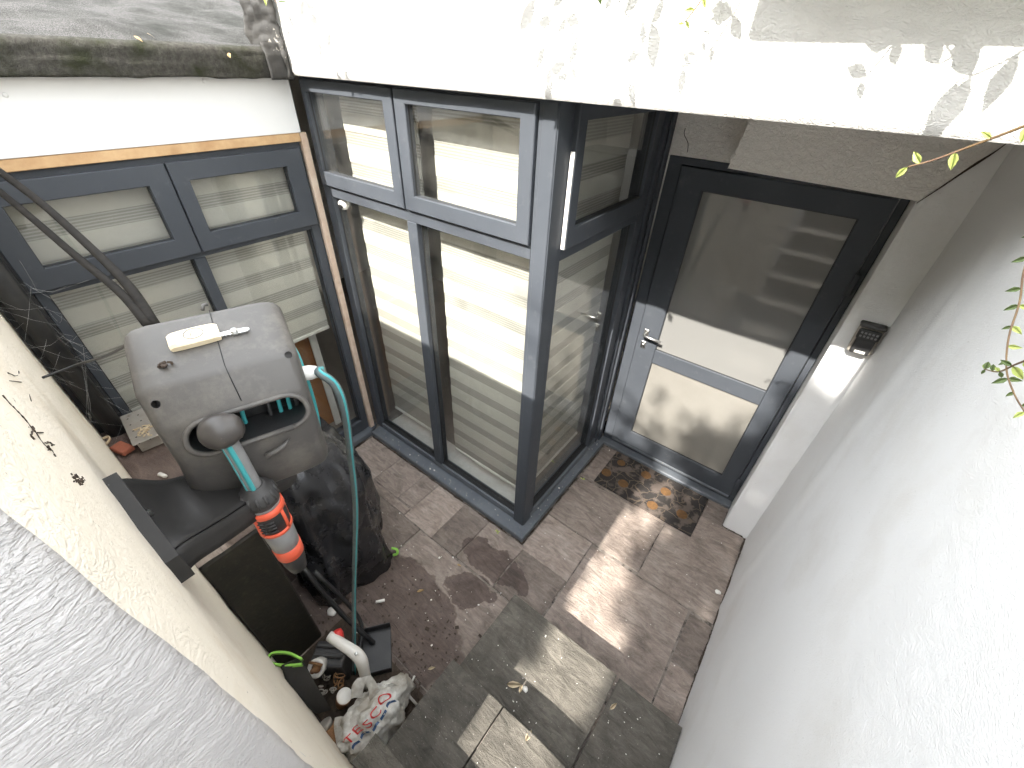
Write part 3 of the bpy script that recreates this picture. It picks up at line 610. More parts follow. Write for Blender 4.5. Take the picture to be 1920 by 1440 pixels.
# ---- blinds of the bay
blind('roller_blind', 'striped day-night blind in bay front, left of the lower mullion', BO, BU, BN, -1.435, -.868, .23, 2.30, -.125, loc=(-1.1, .21, .2), phase=.03)
blind('roller_blind', 'striped day-night blind in bay front, right of the mullion beside corner post', BO, BU, BN, -.775, -.165, .20, 2.30, -.125, loc=(-.5, .21, .2), phase=.0)
blind('roller_blind', 'striped day-night blind behind the bay side facing the door', RO, RU, RN, .235, .905, .22, 2.30, -.105, loc=(-.16, .5, .2), phase=.05)
box('inner_board', -1.46, -.16, .158, .30, .046, .075, 'white_pl', bay)

# ---- left window
K = (CAM.x+1.57)/(CAM.x+1.52)
def ly(y): return CAM.y+(y-CAM.y)*K
def lz(z): return CAM.z+(z-CAM.z)*K
LO, LU, LN = (-1.57, 0, 0), (0, 1, 0), (1, 0, 0)
lwin = thing('left_window', 'dark framed window under white board, two small top sashes, striped blind', 'window', (-1.57, -.6, .05))
Y0, Y1, ZB, ZT = ly(-1.20), .022, .055, lz(2.085)
ym0, ym1 = ly(-.655), ly(-.605); zt0, zt1 = lz(1.662), lz(1.69)
ring('frame', LO, LU, Z, LN, Y0, Y1, ZB, ZT, (.035, .05, .10, .03), -.07, 0, 'alu', lwin, .003)
pbox('transom', LO, LU, Z, LN, Y0+.035, Y1-.05, zt0, zt1, -.07, -.001, 'alu', lwin, .002)
pbox('mullion', LO, LU, Z, LN, ym0, ym1, ZB+.10, zt0, -.069, .001, 'alu', lwin, .003)
pbox('mullion', LO, LU, Z, LN, ly(-.625), ly(-.607), zt1, ZT-.03, -.069, -.002, 'alu', lwin, .002)
for (a, b) in ((Y0+.033, ym0+.003), (ym1-.003, Y1-.048)):
    pane('pane', LO, LU, LN, a, b, ZB+.098, zt0+.003, -.035, 'glass', lwin); gasket(LO, LU, LN, a, b, ZB+.096, zt0+.004, -.03, lwin)
for (a, b, g0, g1) in ((ly(-1.205), ly(-.618), ly(-1.130), ly(-.700)), (ly(-.612), ly(-.022), ly(-.550), ly(-.112))):
    s = ring('sash', LO, LU, Z, LN, a, b, lz(1.688), lz(2.060), (g0-a, b-g1, lz(1.768)-lz(1.688), lz(2.060)-lz(1.986)), -.02, .024, 'alu', lwin, .003)
    pane('pane', LO, LU, LN, g0-.004, g1+.004, lz(1.764), lz(1.990), -.004, 'glass_dirty' , s); gasket(LO, LU, LN, g0-.004, g1+.004, lz(1.764), lz(1.990), .003, s)
sill_piece('sill', [(-1.512, -1.29), (-1.512, -.0008), (-1.57, .0875), (-1.60, .0875), (-1.60, -1.29)], .012, .050, lwin)
box('timber_head', -1.60, -1.548, -1.30, .022, ZT+.001, 2.117, 'timber', lwin, .002)
box('timber_stile', -1.572, -1.546, .024, .060, .053, 2.117, 'wood_weather', lwin, .002)
blind('roller_blind', 'wide striped day-night blind behind the left window', LO, LU, LN, ly(-1.16), ly(-.06), .985, 2.02, -.10, pitch=.142, op=.080, loc=(-1.67, -.6, 1.0), phase=-.005)
br = thing('cupboard_panel', 'orange-brown panel behind the lower left window glass', 'panel', (-1.8, -.4, .05))
box('panel', -1.86, -1.84, -1.1, -.10, .05, .97, 'brownboard', br, .003)
box('white_trim', -1.80, -1.785, -.135, -.085, .05, .97, 'white_pl', br, .003)
# black downpipe in the corner
dp = thing('downpipe', 'black round downpipe with cobwebs in corner beside left window', 'pipe', (-1.49, -1.26, PZ))
tube('pipe', [(-1.50, -1.250, PZ-.02), (-1.50, -1.250, 2.36)], .036, 'black', dp, 20)
lathe('pipe_collar', (-1.50, -1.250, 1.92), Z, [(0, .036), (0, .042), (.06, .042), (.06, .036)], 'black', dp, 20)
box('backing', -1.575, -1.552, -1.304, ly(-1.20)-.002, PZ-.01, 2.117, 'black', dp)

# ================================================================ FRONT DOOR
DO, DU, DN = (0, 1.182, 0), (1, 0, 0), (0, -1, 0)
door = thing('front_door', 'anthracite front door with frosted upper glass and lower panel', 'door', (.5, 1.18, 0))
ring('frame', DO, DU, Z, DN, -.046, .982, .03, 2.083, (.074, .032, .02, .034), -.08, 0, 'alu', door, .003)
leaf = ring('leaf', DO, DU, Z, DN, .032, .946, .066, 2.046, (.135, .100, .158, .100), -.05, .014, 'alu', door, .004)
pbox('lock_rail', DO, DU, Z, DN, .1675, .8455, .868, .972, -.05, .013, 'alu', leaf, .003)
def frost_pane():
    m, n = newmat('satin_glass')
    d = N(n, 'ShaderNodeBsdfDiffuse'); d.inputs[0].default_value = rgba((.185, .183, .175))
    g = N(n, 'ShaderNodeBsdfGlossy', Roughness=.05); g.inputs[0].default_value = (.9, .9, .9, 1)
    lw_ = N(n, 'ShaderNodeLayerWeight', Blend=.5); pw = N(n, 'ShaderNodeMath', operation='POWER'); L(n, lw_.outputs['Facing'], pw.inputs[0]); pw.inputs[1].default_value = 4
    ma = N(n, 'ShaderNodeMath', operation='MULTIPLY_ADD'); L(n, pw.outputs[0], ma.inputs[0]); ma.inputs[1].default_value = .8; ma.inputs[2].default_value = .10
    ms = N(n, 'ShaderNodeMixShader'); L(n, ma.outputs[0], ms.inputs[0]); L(n, d.outputs[0], ms.inputs[1]); L(n, g.outputs[0], ms.inputs[2])
    o = N(n, 'ShaderNodeOutputMaterial'); L(n, ms.outputs[0], o.inputs[0]); return m
MAT['frost_pane'] = frost_pane()
pbox('glass_pane', DO, DU, Z, DN, .163, .850, .968, 1.950, -.03, -.002, 'frost_pane', leaf)
pbox('lower_panel', DO, DU, Z, DN, .163, .850, .220, .872, -.03, -.002, 'frost', leaf)
gasket(DO, DU, DN, .166, .847, .971, 1.947, .000, leaf, .004); gasket(DO, DU, DN, .166, .847, .223, .869, .000, leaf, .004)
pbox('weather_bar', DO, DU, Z, DN, .04, .94, .072, .088, .0145, .026, 'alu_sill', leaf, .003)
pbox('threshold', DO, DU, Z, DN, -.05, .982, .0, .029, -.08, .055, 'alu_sill', door, .004)
for z in (.17, 1.62):
    hg = pbox('hinge', DO, DU, Z, DN, .938, .966, z, z+.11, .0145, .030, 'alu', door, .006)
hd = pbox('handle', DO, DU, Z, DN, .066, .098, 1.045, 1.098, .0145, .022, 'steel', leaf, .003)
tube('lever', [(.082, 1.160, 1.072), (.082, 1.122, 1.072), (.090, 1.115, 1.072), (.20, 1.113, 1.070)], .0085, 'steel', hd, 10)
pbox('keyhole_plate', DO, DU, Z, DN, .066, .098, .955, 1.008, .0145, .021, 'steel', leaf, .003)
lathe('lock_cylinder', (.082, 1.161, .985), (0, -1, 0), [(0, .009), (.010, .009), (.011, .006)], 'steel', leaf, 14)

# door mat
dm = thing('doormat', 'brown patterned doormat with orange circles before the front door', 'doormat', (.48, .94, .003))
me_ = box('mat_pile', .118, .842, .735, 1.115, .0035, .018, 'mat', dm, .003)
CIRC = [(.20, 1.02), (.30, .845), (.40, 1.03), (.545, .80), (.575, .975), (.735, .86), (.155, .86)]
for i, (x, y) in enumerate(CIRC):
    r = .036 if i else .03
    bm = bmesh.new(); n_ = 18; c = []
    for k in range(n_):
        a = 2*math.pi*k/n_; rr = r*(1+.10*noise.noise(Vector((math.cos(a)*2+i*5, math.sin(a)*2, 0)))); c.append(bm.verts.new((min(.84, max(.12, x+rr*1.05*math.cos(a))), y+rr*math.sin(a), .0200)))
    low = [bm.verts.new((v.co.x, v.co.y, .014)) for v in c]; bm.faces.new(c)
    for k in range(n_): bm.faces.new((low[k], low[(k+1) % n_], c[(k+1) % n_], c[k]))
    fin('orange_circle', bm, 'mat_orange', dm)

# key safe on the pier
ks = thing('key_safe', 'black and grey push-button key safe on white pier right of door', 'key safe', (1.08, .94, 1.54))
MK = Matrix.Translation((1.082, .955, 1.538))@Matrix.Rotation(R(-2), 4, 'Y')@Matrix.Scale(1.12, 4)
def kbox(name, x0, x1, z0, z1, d0, d1, mat, parent, bev): return box(name, x0, x1, -d1, -d0, z0, z1, mat, parent, bev, 2, MK)
kbox('base', -.040, .040, -.062, .060, -.004, .026, 'zinc', ks, .008)
kbox('cover', -.031, .031, -.060, .022, .0262, .036, 'black', ks, .006)
kbox('keypad', -.036, .036, .004, .046, .0265, .040, 'black', ks, .007)
kbox('visor', -.042, .042, .050, .066, -.004, .038, 'reel_dark', ks, .007)
for i in range(10):
    cx = -.024+(i % 5)*.012; cz = .033-(i//5)*.014
    kbox('button', cx-.0035, cx+.0035, cz-.004, cz+.004, .0402, .0425, 'silver', ks, .001)
kbox('name_plate', -.016, .018, -.054, -.044, .0362, .0372, 'white_pl', ks, .001)
# small security camera
p = U(638, 385, 1, .098)
sc_ = thing('security_camera', 'small white dome camera at top left corner of bay front', 'camera', (p.x, p.y, p.z))
lathe('housing', (p.x, p.y+.03, p.z+.004), (.25, -1, -.25), [(-.008, .012), (0, .026), (.012, .029), (.024, .026), (.032, .017)], 'white_pl', sc_, 18)
lathe('lens', (p.x+.0075, p.y-.003, p.z-.0035), (.25, -1, -.25), [(0, .014), (.004, .013), (.0045, .005)], 'black', sc_, 16)
tube('bracket', [(p.x, p.y+.03, p.z+.02), (p.x, p.y+.035, p.z+.06)], .008, 'white_pl', sc_, 8)

# ================================================================ HOSE REEL
RC = CAM+ray(455, 790)*1.0
RW = Vector((.316, .949, 0)).normalized(); RNV = Vector((RW.y, -RW.x, 0))
ML = Matrix((RW, -RNV, Vector((0, 0, 1)))).transposed().to_4x4(); ML.translation = RC       # local: x = along slot, y = back, z = up
def RL(w, n, z): return ML@Vector((w, -n, z))
reel = thing('hose_reel', 'taupe plastic wall-mounted hose reel box with dark slot', 'hose reel', tuple(RL(0, -.1, -.25)))
PROF = [(.000, .034), (-.042, .100), (-.20, .150), (-.228, .135), (-.24, .02), (-.235, -.17), (-.205, -.222), (-.06, -.236), (-.018, -.215), (.004, -.13), (.010, -.062), (.010, -.046)]
def hw(n): t = max(0, min(1, (n+.11)/.12)); return 1-.12*t*t
bm = bmesh.new(); ST = [(-.144, .86), (-.139, .94), (-.126, .985), (-.10, 1.0), (0, 1.0), (.10, 1.0), (.126, .985), (.139, .94), (.144, .86)]
rings = []
for wv, sc in ST:
    rg = []
    for (nn, zz) in PROF:
        n2 = -.115+(nn+.115)*sc; z2 = -.04+(zz+.04)*sc
        rg.append(bm.verts.new(RL(wv*hw(n2)-(.006 if zz < -.1 else 0), n2, z2)))
    rings.append(rg)
m_ = len(PROF)
for a, b in zip(rings, rings[1:]):
    for k in range(m_): bm.faces.new((a[k], a[(k+1) % m_], b[(k+1) % m_], b[k]))
bm.faces.new(rings[0][::-1]); bm.faces.new(rings[-1])
bmesh.ops.recalc_face_normals(bm, faces=bm.faces); bm.normal_update()
es = [e for e in bm.edges if len(e.link_faces) == 2 and e.calc_face_angle(0) > R(24)]
bmesh.ops.bevel(bm, geom=es, offset=.009, segments=3, affect='EDGES', profile=.5)
shell = fin('shell', bm, 'reel', reel, True)
# slot cut
def stadium(w0, w1, z0, z1, n0, n1, k=10):
    bm = bmesh.new(); r = (z1-z0)/2; zc = (z0+z1)/2; P = []
    for i in range(k+1): a = -math.pi/2+math.pi*i/k; P.append((w1-r+r*math.cos(a), zc+r*math.sin(a)))
    for i in range(k+1): a = math.pi/2+math.pi*i/k; P.append((w0+r+r*math.cos(a), zc+r*math.sin(a)))
    A = [bm.verts.new(RL(w, n0, z)) for w, z in P]; B = [bm.verts.new(RL(w, n1, z)) for w, z in P]
    bm.faces.new(A); bm.faces.new(B[::-1])
    for i in range(len(P)): j = (i+1) % len(P); bm.faces.new((A[i], B[i], B[j], A[j]))
    bmesh.ops.recalc_face_normals(bm, faces=bm.faces); return bm, P
cb, SP = stadium(-.098, .120, -.046, .030, .06, -.16)
cutter_me = bpy.data.meshes.new('cut'); cb.to_mesh(cutter_me); cb.free(); cutter = bpy.data.objects.new('cut', cutter_me); col.objects.link(cutter)
def cut(obj, cutters):
    for c_ in cutters:
        for sol in ('EXACT', 'FAST'):
            md = obj.modifiers.new('b', 'BOOLEAN'); md.operation = 'DIFFERENCE'; md.object = c_; md.solver = sol
            dg = bpy.context.evaluated_depsgraph_get(); dg.update(); me = bpy.data.meshes.new_from_object(obj.evaluated_get(dg)); obj.modifiers.clear()
            if len(me.polygons) > 50: obj.data = me; break
        bpy.data.objects.remove(c_)
cuts = [cutter]
for (px, py, nn) in ((292, 757, -.03), (541, 664, -.03)):
    d = ray(px, py); t = ((RC-CAM).dot(RNV)+nn)/d.dot(RNV); q = CAM+d*t
    b2 = bmesh.new(); bm_tube(b2, [q+RNV*.05+Vector((0, 0, .03)), q-RNV*.03-Vector((0, 0, .02))], .0075, 14); me2 = bpy.data.meshes.new('c'); b2.to_mesh(me2); b2.free(); o2 = bpy.data.objects.new('c', me2); col.objects.link(o2); cuts.append(o2)
cut(shell, cuts)
for p_ in shell.data.polygons: p_.use_smooth = True
shell.data.set_sharp_from_angle(angle=R(32))
shell.data.materials.append(MAT['black']); MLI = ML.inverted()
for p_ in shell.data.polygons:
    c_ = MLI@p_.center
    if c_.y > .020 and c_.y < .165 and -.12 < c_.x < .13 and -.05 < c_.z < .034 and abs(c_.x) < .1215: p_.material_index = 1  # slot walls coloured black for the shade inside the hollow case
# dark drum and coils inside the slot
tube('drum', [RL(-.115, -.125, -.03), RL(.115, -.125, -.03)], .058, 'black', reel, 18)
for i, wv in enumerate((-.085, -.06, -.005, .045, .066, .085, .10)):
    tube('hose_coil', [RL(wv, -.064, -.09), RL(wv+.004, -.052, -.03), RL(wv+.010, -.066, .03)], .0045, 'teal' if i % 3 else 'reel_dark', reel, 8, 4)
box('slot_dark_back', -.12, .13, .158, .160, -.07, .05, 'black', reel, 0, 1, ML)  # added black sheet, stands for the dark at the slot's back
# rounded slot rim, lower lip heavier
rim = [RL(w, .012 if z < 0 else .004-.30*max(0, z-.012), z) for w, z in SP]
tube('slot_rim', rim+[rim[0]], .0055, 'reel', reel, 8)
# seam down the middle, teal side trims
tube('seam', [RL(.012, -.205, .1525), RL(.010, -.12, .1252), RL(.009, -.052, .1035), RL(.010, -.038, .0955), RL(.013, -.006, .0445)], .0010, 'gasket', reel, 5)
for s_ in (-1, 1):
    tube('teal_trim', [RL(s_*.1330, -.118, .085), RL(s_*.1405, -.112, .04), RL(s_*.1418, -.108, -.06), RL(s_*.1395-.004, -.106, -.15), RL(s_*.1300-.006, -.100, -.205)], .0050, 'teal', reel, 8, 4)
tube('clip', [RL(.012, .016, -.096), RL(.045, .017, -.086), RL(.066, .008, -.077)], [.0065, .0055, .002], 'reel', reel, 8, 3)
lathe('swivel_foot', RL(0, -.11, -.30), Z, [(0, .045), (.03, .05), (.075, .07)], 'reel_dark', reel, 24)
tube('lifting_lug', [RL(.0, -.218, .150), RL(.004, -.228, .156), RL(.012, -.228, .156)], .004, 'reel', reel, 6)
# wall bracket: scooped arm from wall plate to swivel
far = [U(190, 905, 0, -.06), U(235, 899, 0, -.065), U(300, 903, 0, -.09), U(350, 892, 0, -.115), U(420, 872, 0, -.15)]
near = [U(312, 1048, 0, .095), U(340, 1020, 0, .085), U(385, 993, 0, .065), U(430, 965, 0, .04), U(482, 930, 0, .01)]
far, near = catmull(far, 4), catmull(near, 4)
def brP(u, v):
    k = u*(len(far)-1); i = min(int(k), len(far)-2); t = k-i
    a = far[i].lerp(far[i+1], t); b = near[i].lerp(near[i+1], t); p = a.lerp(b, v)
    p.z -= .028*math.sin(math.pi*min(1, u*1.6))*math.sin(math.pi*v)
    return p
bk = sheet('bracket_arm', brP, 16, 14, 'bracket', reel, thick=-.004)
def frontP(u, v):
    k = u*(len(near)-1); i = min(int(k), len(near)-2); p = near[i].lerp(near[i+1], k-i)
    return p+Vector((.006*v, -.002*v, -.052*v))
sheet('bracket_rim', frontP, 16, 3, 'bracket', reel, thick=.006)
A, B = U(190, 905, 0, -.06), U(312, 1048, 0, .095)
def plateP(u, v):
    p = A.lerp(B, u); return p+Vector((.012*v, .0, -.055*v))+Vector((0, -.006*(1-v), 0))
pl_a, pl_b = A, B
bm = bmesh.new()
quad = [A+Vector((0, -.0, .006)), B+Vector((.012, 0, .004)), B+Vector((.018, 0, -.055)), A+Vector((0, 0, -.12))]
f0 = [bm.verts.new((p.x, YS+.022, p.z)) for p in quad]; f1 = [bm.verts.new((p.x, YS-.005, p.z)) for p in quad]
bm.faces.new(f0); bm.faces.new(f1[::-1])
for i in range(4): bm.faces.new((f0[i], f1[i], f1[(i+1) % 4], f0[(i+1) % 4]))
fin('wall_plate', bm, 'bracket', reel)
q = brP(.17, .42); lathe('bolt', q+Vector((0, -.004, 0)), (.1, 1, .35), [(0, .010), (.002, .010), (.002, .0065), (.012, .0065), (.013, .004)], 'steel', reel, 8, False)
q = brP(.08, .05); lathe('bolt', q+Vector((0, 0, .002)), (.1, .6, 1), [(0, .009), (.006, .009), (.007, .005)], 'steel', reel, 8, False)
# white inlet connector on the right side
ci = U(572, 697, 0, -.055)
lathe('inlet_connector', ci-RW*.02, RW*.95+RNV*.3, [(0, .017), (.008, .019), (.012, .0165), (.030, .0175), (.044, .014), (.048, .010)], 'white_pl', reel, 14)
# stopper ball, hose end
ball = Vector((.0114, -1.1289, 1.8686))
lathe('stopper_ball', ball-RW*.037, RW, [(0, .008), (.003, .016), (.010, .026), (.022, .033), (.036, .035), (.050, .032), (.062, .025), (.065, .025), (.072, .016), (.075, .008)], 'ball', reel, 28)
he = [ball+Vector((0, 0, .0)), Vector((.0118, -1.1265, 1.80)), Vector((.012, -1.126, 1.69))]
tube('hose_end', he, .0165, 'silver', reel, 18, 5)
st = RNV*.6-RW*.15+Vector((.55, -.1, 0)); st.z = 0; st.normalize()
tube('hose_stripe', [p+st*.0138 for p in he], .0055, 'teal', reel, 8, 5)
st2 = (st+Vector((-st.y, st.x, 0))*-1.1).normalized()
tube('hose_stripe', [p+st2*.0156 for p in he], .0022, 'teal', reel, 6, 5)
# spray nozzle hanging on the hose end
nx, ny = .012, -1.1245
noz = thing('spray_nozzle', 'grey and orange spray nozzle hanging from the hose reel', 'nozzle', (nx, ny, 1.36))
NB = (nx, ny, 1.705); DN_ = (0, 0, -1)
lathe('collar', NB, DN_, [(0, 0.0174), (0, 0.0221), (.010, 0.0229), (.012, 0.0306), (.040, 0.0365), (.055, 0.0357), (.058, 0.0306)], 'reel_dark', noz, 24)
for k in range(12):
    a = 2*math.pi*k/12; dv = Vector((math.cos(a), math.sin(a), 0))
    tube('grip_rib', [Vector(NB)+dv*.031+Vector((0, 0, -.016)), Vector(NB)+dv*.037+Vector((0, 0, -.042))], .0035, 'reel_dark', noz, 6)
lathe('clear_ring', NB, DN_, [(.0585, 0.0323), (.060, 0.0340), (.066, 0.0331), (.067, 0.0306)], 'silver', noz, 24)
lathe('coupling', NB, DN_, [(.068, 0.0323), (.070, 0.0348), (.105, 0.0357), (.150, 0.0340), (.152, 0.0314)], 'black', noz, 24)
lathe('orange_band', NB, DN_, [(.066, 0.0340), (.068, 0.0378), (.082, 0.0387), (.084, 0.0357)], 'orange', noz, 24)
lathe('orange_band', NB, DN_, [(.142, 0.0348), (.143, 0.0370), (.152, 0.0370), (.153, 0.0340)], 'orange', noz, 24)
for a in (R(-150), R(30), R(100), R(-70)):
    dv = Vector((math.cos(a), math.sin(a), 0)); sd = Vector((-dv.y, dv.x, 0))
    tube('orange_bridge', [Vector(NB)+dv*.034+Vector((0, 0, -.078)), Vector(NB)+dv*.0352+Vector((0, 0, -.112)), Vector(NB)+dv*.0335+Vector((0, 0, -.148))], .0045, 'orange', noz, 8)
for a in (R(-60), R(-25), R(150)):
    dv = Vector((math.cos(a), math.sin(a), 0))
    for k in range(4): tube('grip_ridge', [Vector(NB)+Vector((math.cos(a+t_), math.sin(a+t_), 0))*.0362+Vector((0, 0, -.098-.011*k)) for t_ in (-.25, 0, .25)], .0022, 'reel_dark', noz, 5)
lathe('barrel', NB, DN_, [(.1535, 0.0323), (.155, 0.0336), (.190, 0.0327), (.226, 0.0314), (.228, 0.0289)], 'silver', noz, 24)
box('barrel_inset', -.012, .012, -.003, .003, -.028, .028, 'black', noz, .003, 1, Matrix.Translation((nx, ny, 1.705-.190))@Matrix.Rotation(R(-20), 4, 'Z')@Matrix.Translation((0, -.0318, 0)))
lathe('orange_band', NB, DN_, [(.2285, 0.0298), (.230, 0.0327), (.268, 0.0319), (.270, 0.0281)], 'orange', noz, 24)
lathe('tip', NB, DN_, [(.2705, 0.0289), (.274, 0.0298), (.31, 0.0263), (.338, 0.0221), (.340, 0.0119), (.332, 0.0085)], 'black', noz, 24)
# supply hose from reel to the floor
hp = [ci+RW*.030+RNV*.010, U(600, 700, 2, 1.868), U(628, 722, 2, 1.835), U(646, 770, 2, 1.75), U(658, 860, 2, 1.5), U(667, 960, 2, 1.15), U(664, 1100, 2, .6), U(664, 1190, 2, .28), U(664, 1262, 2, .06)]
sh = thing('garden_hose', 'grey hose with teal stripe dropping from reel to the floor', 'hose', tuple(hp[-1]))
hs_ = catmull(hp, 8); tube('hose', hs_, .0100, 'hose', sh, 12)
for ang in (-.5, 2.3):
    pts = []
    for i, p_ in enumerate(hs_):
        t = (hs_[min(i+1, len(hs_)-1)]-hs_[max(i-1, 0)]).normalized(); vd = (CAM-p_).normalized(); s1 = (vd-t*vd.dot(t)).normalized(); s2 = t.cross(s1)
        pts.append(p_+(s1*math.cos(ang)+s2*math.sin(ang))*.0078)
    tube('teal_stripe', pts, .0036, 'teal', sh, 6)

# bell push with a key, lying on the reel
TN = math.atan2(.05, .158)
def topz(n): return .100+(.05)*(-.042-n)/.158
bc_n = -.128; BMX = ML@Matrix.Translation((-.0245, -bc_n, topz(bc_n)+.0125))@Matrix.Rotation(TN, 4, 'X')@Matrix.Rotation(R(2), 4, 'Z')
bp_ = thing('bell_push', 'ivory plastic bell push with ring symbol lying on the hose reel', 'bell push', tuple(RL(-.0245, bc_n, topz(bc_n))))
bm = bmesh.new(); NX, NY = 16, 8
def bpt(u, v, top):
    x = (u*2-1)*.043; y = (v*2-1)*.0205
    fx = abs(u*2-1); y *= (1-.10*fx**3); r = (max(0, fx-.8)/.2)**2
    if top: return (x, y, .008-.0055*(v < .12)*(1-v/.12)-.0012*fx**2-.004*r-(.0035 if v > .97 else 0))
    return (x*.97, y*.93, -.010)
T = [[bm.verts.new(BMX@Vector(bpt(i/NX, j/NY, True))) for j in range(NY+1)] for i in range(NX+1)]
Bt = [[bm.verts.new(BMX@Vector(bpt(i/NX, j/NY, False))) for j in range(NY+1)] for i in range(NX+1)]
for G in (T, Bt):
    for i in range(NX):
        for j in range(NY): bm.faces.new((G[i][j], G[i+1][j], G[i+1][j+1], G[i][j+1]))
for i in range(NX):
    bm.faces.new((T[i][0], Bt[i][0], Bt[i+1][0], T[i+1][0])); bm.faces.new((T[i][NY], T[i+1][NY], Bt[i+1][NY], Bt[i][NY]))
for j in range(NY):
    bm.faces.new((T[0][j], T[0][j+1], Bt[0][j+1], Bt[0][j])); bm.faces.new((T[NX][j], Bt[NX][j], Bt[NX][j+1], T[NX][j+1]))
bo = fin('casing', bm, 'ivory', bp_, True); bo.data.set_sharp_from_angle(angle=R(40))
def on_top(x, y): return BMX@Vector((x, y, .0083-.0012*(abs(x)/.043)**2))
tube('ring_mark', [on_top(.0015+.0165*math.cos(a*math.pi/16), .0135*math.sin(a*math.pi/16)) for a in range(33)], .0008, 'ink', bp_, 6)
bell = [(-.006, -.004), (-.0045, -.002), (-.0042, .002), (-.002, .0055), (0, .0065), (.002, .0055), (.0042, .002), (.0045, -.002), (.006, -.004), (-.006, -.004)]
tube('bell_mark', [on_top(.0015+x, y) for x, y in bell], .0005, 'ink', bp_, 5)
for k in range(5): tube('letter_mark', [on_top(-.0335, -.006+k*.003), on_top(-.0335, -.0048+k*.003), on_top(-.0322, -.0048+k*.003)], .00035, 'ink', bp_, 4)
ky = thing('key', 'silver cylinder key tucked under the ivory bell push', 'key', tuple(RL(.03, bc_n, topz(bc_n))))
KM = ML@Matrix.Translation((.030, -bc_n-.004, topz(bc_n)+.004))@Matrix.Rotation(TN, 4, 'X')@Matrix.Rotation(R(-3), 4, 'Z')
bm = bmesh.new(); out = [(-.012, -.004), (-.009, -.0062), (-.006, -.0045), (-.003, -.0065), (0, -.005), (.004, -.0068), (.008, -.005), (.010, -.008), (.016, -.008), (.019, -.0065), (.036, -.0055), (.040, -.002), (.040, .002), (.036, .005), (.019, .0055), (.010, .0065), (-.012, .004)]
a_ = [bm.verts.new(KM@Vector((x, y, .0025))) for x, y in out]; b_ = [bm.verts.new(KM@Vector((x, y, -.001))) for x, y in out]
bm.faces.new(a_); bm.faces.new(b_[::-1])
for i in range(len(out)): j = (i+1) % len(out); bm.faces.new((a_[i], b_[i], b_[j], a_[j]))
fin('blade', bm, 'steel', ky)
lathe('bow_pin', KM@Vector((.013, 0, .002)), KM.to_3x3()@Vector((0, 0, 1)), [(0, .007), (.005, .0065), (.006, .004)], 'steel', ky, 14)

# two dark tubes running up from behind the reel, and a thin cable to the wall
ca = thing('cable_pair', 'two thick dark cables rising from behind the hose reel to upper left', 'cable', tuple(U(285, 607, 0, -.27)))
tube('cable', [U(292, 612, 0, -.25), U(240, 535, 0, -.45), U(160, 455, 0, -.75), U(70, 375, 0, -1.08), U(-30, 300, 0, -1.38)], .0105, 'cable', ca, 10, 6)
tube('cable', [U(280, 612, 0, -.25), U(225, 548, 0, -.45), U(140, 478, 0, -.75), U(55, 405, 0, -1.06), U(-30, 335, 0, -1.36)], .0095, 'cable', ca, 10, 6)
tc_ = thing('thin_cable', 'thin black cable from cream wall to behind the hose reel', 'cable', tuple(U(80, 708, 1, YS+.004)))
tube('cable', [U(80, 708, 1, YS+.002), U(150, 682, 0, -.80), U(200, 667, 0, -.62), U(250, 640, 0, -.40)], .0035, 'black', tc_, 6, 5)

# ================================================================ ON THE LEDGE
tr = thing('metal_tray', 'perforated dusty metal box with wood chips standing on black ledge', 'tray', (-1.35, -1.15, PZ))
TQ = U(275, 795, 2, PZ+.06); TMX = Matrix.Translation((TQ.x, TQ.y, PZ+.006))@Matrix.Rotation(R(-6), 4, 'Z')
box('upper_plate', -.13, .13, -.075, .085, .058, .062, 'zinc', tr, .0015, 1, TMX); box('body', -.12, .115, -.062, .075, 0, .0575, 'zinc', tr, .002, 1, TMX)
for i in range(5):
    for j in range(4):
        pz = TMX@Vector((-.085+i*.055, -.052+j*.04, .0622)); lathe('hole', pz, Z, [(0, .0035), (.0004, .0035)], 'gasket', tr, 8, False)
rnd = random.Random(3)
bm = bmesh.new()
for i in range(46):
    a = rnd.uniform(0, 6.28); r_ = abs(rnd.gauss(0, .024)); p_ = TMX@Vector((.055+r_*math.cos(a)*1.3, -.005+r_*math.sin(a), .063+rnd.uniform(0, .008)))
    bm_box(bm, -.008, .008, -.0025, .0025, -.001, .001, Matrix.Translation(p_)@Matrix.Rotation(rnd.uniform(0, 6.28), 4, 'Z')@Matrix.Rotation(rnd.uniform(-.4, .4), 4, 'X'))
wc = fin('wood_chips', bm, 'paleleaf'); tag(wc, 'heap of pale brown wood chips on the perforated metal box', 'chips', kind='stuff')
bk2 = box('brick_piece', -.035, .05, -.02, .03, 0, .025, 'brick', None, .004, 1, Matrix.Translation(tuple(U(228, 845, 2, PZ+.01)))@Matrix.Rotation(.3, 4, 'Z')); tag(bk2, 'small broken red brick piece beside the metal box on ledge', 'brick')
def curl(u, v):
    a = u*3.4; return Matrix.Translation(U(205, 835, 2, PZ+.02))@Vector((.022*math.cos(a), .050*math.sin(a)*.8-.02, .012+.018*math.sin(a*.9)+v*.014))
cw = sheet('wood_curl', curl, 14, 2, 'paleleaf', None, thick=.002); tag(cw, 'pale curled wood shaving lying against the cream wall on ledge', 'shaving')
p = U(305, 891, 2, PZ+.012); pc = lathe('plastic_plug', p, (.9, .3, 0), [(-.02, .006), (-.018, .009), (.012, .008), (.02, .006)], 'white_pl', None, 12); tag(pc, 'small cream plastic plug on the ledge behind the reel bracket', 'plug')
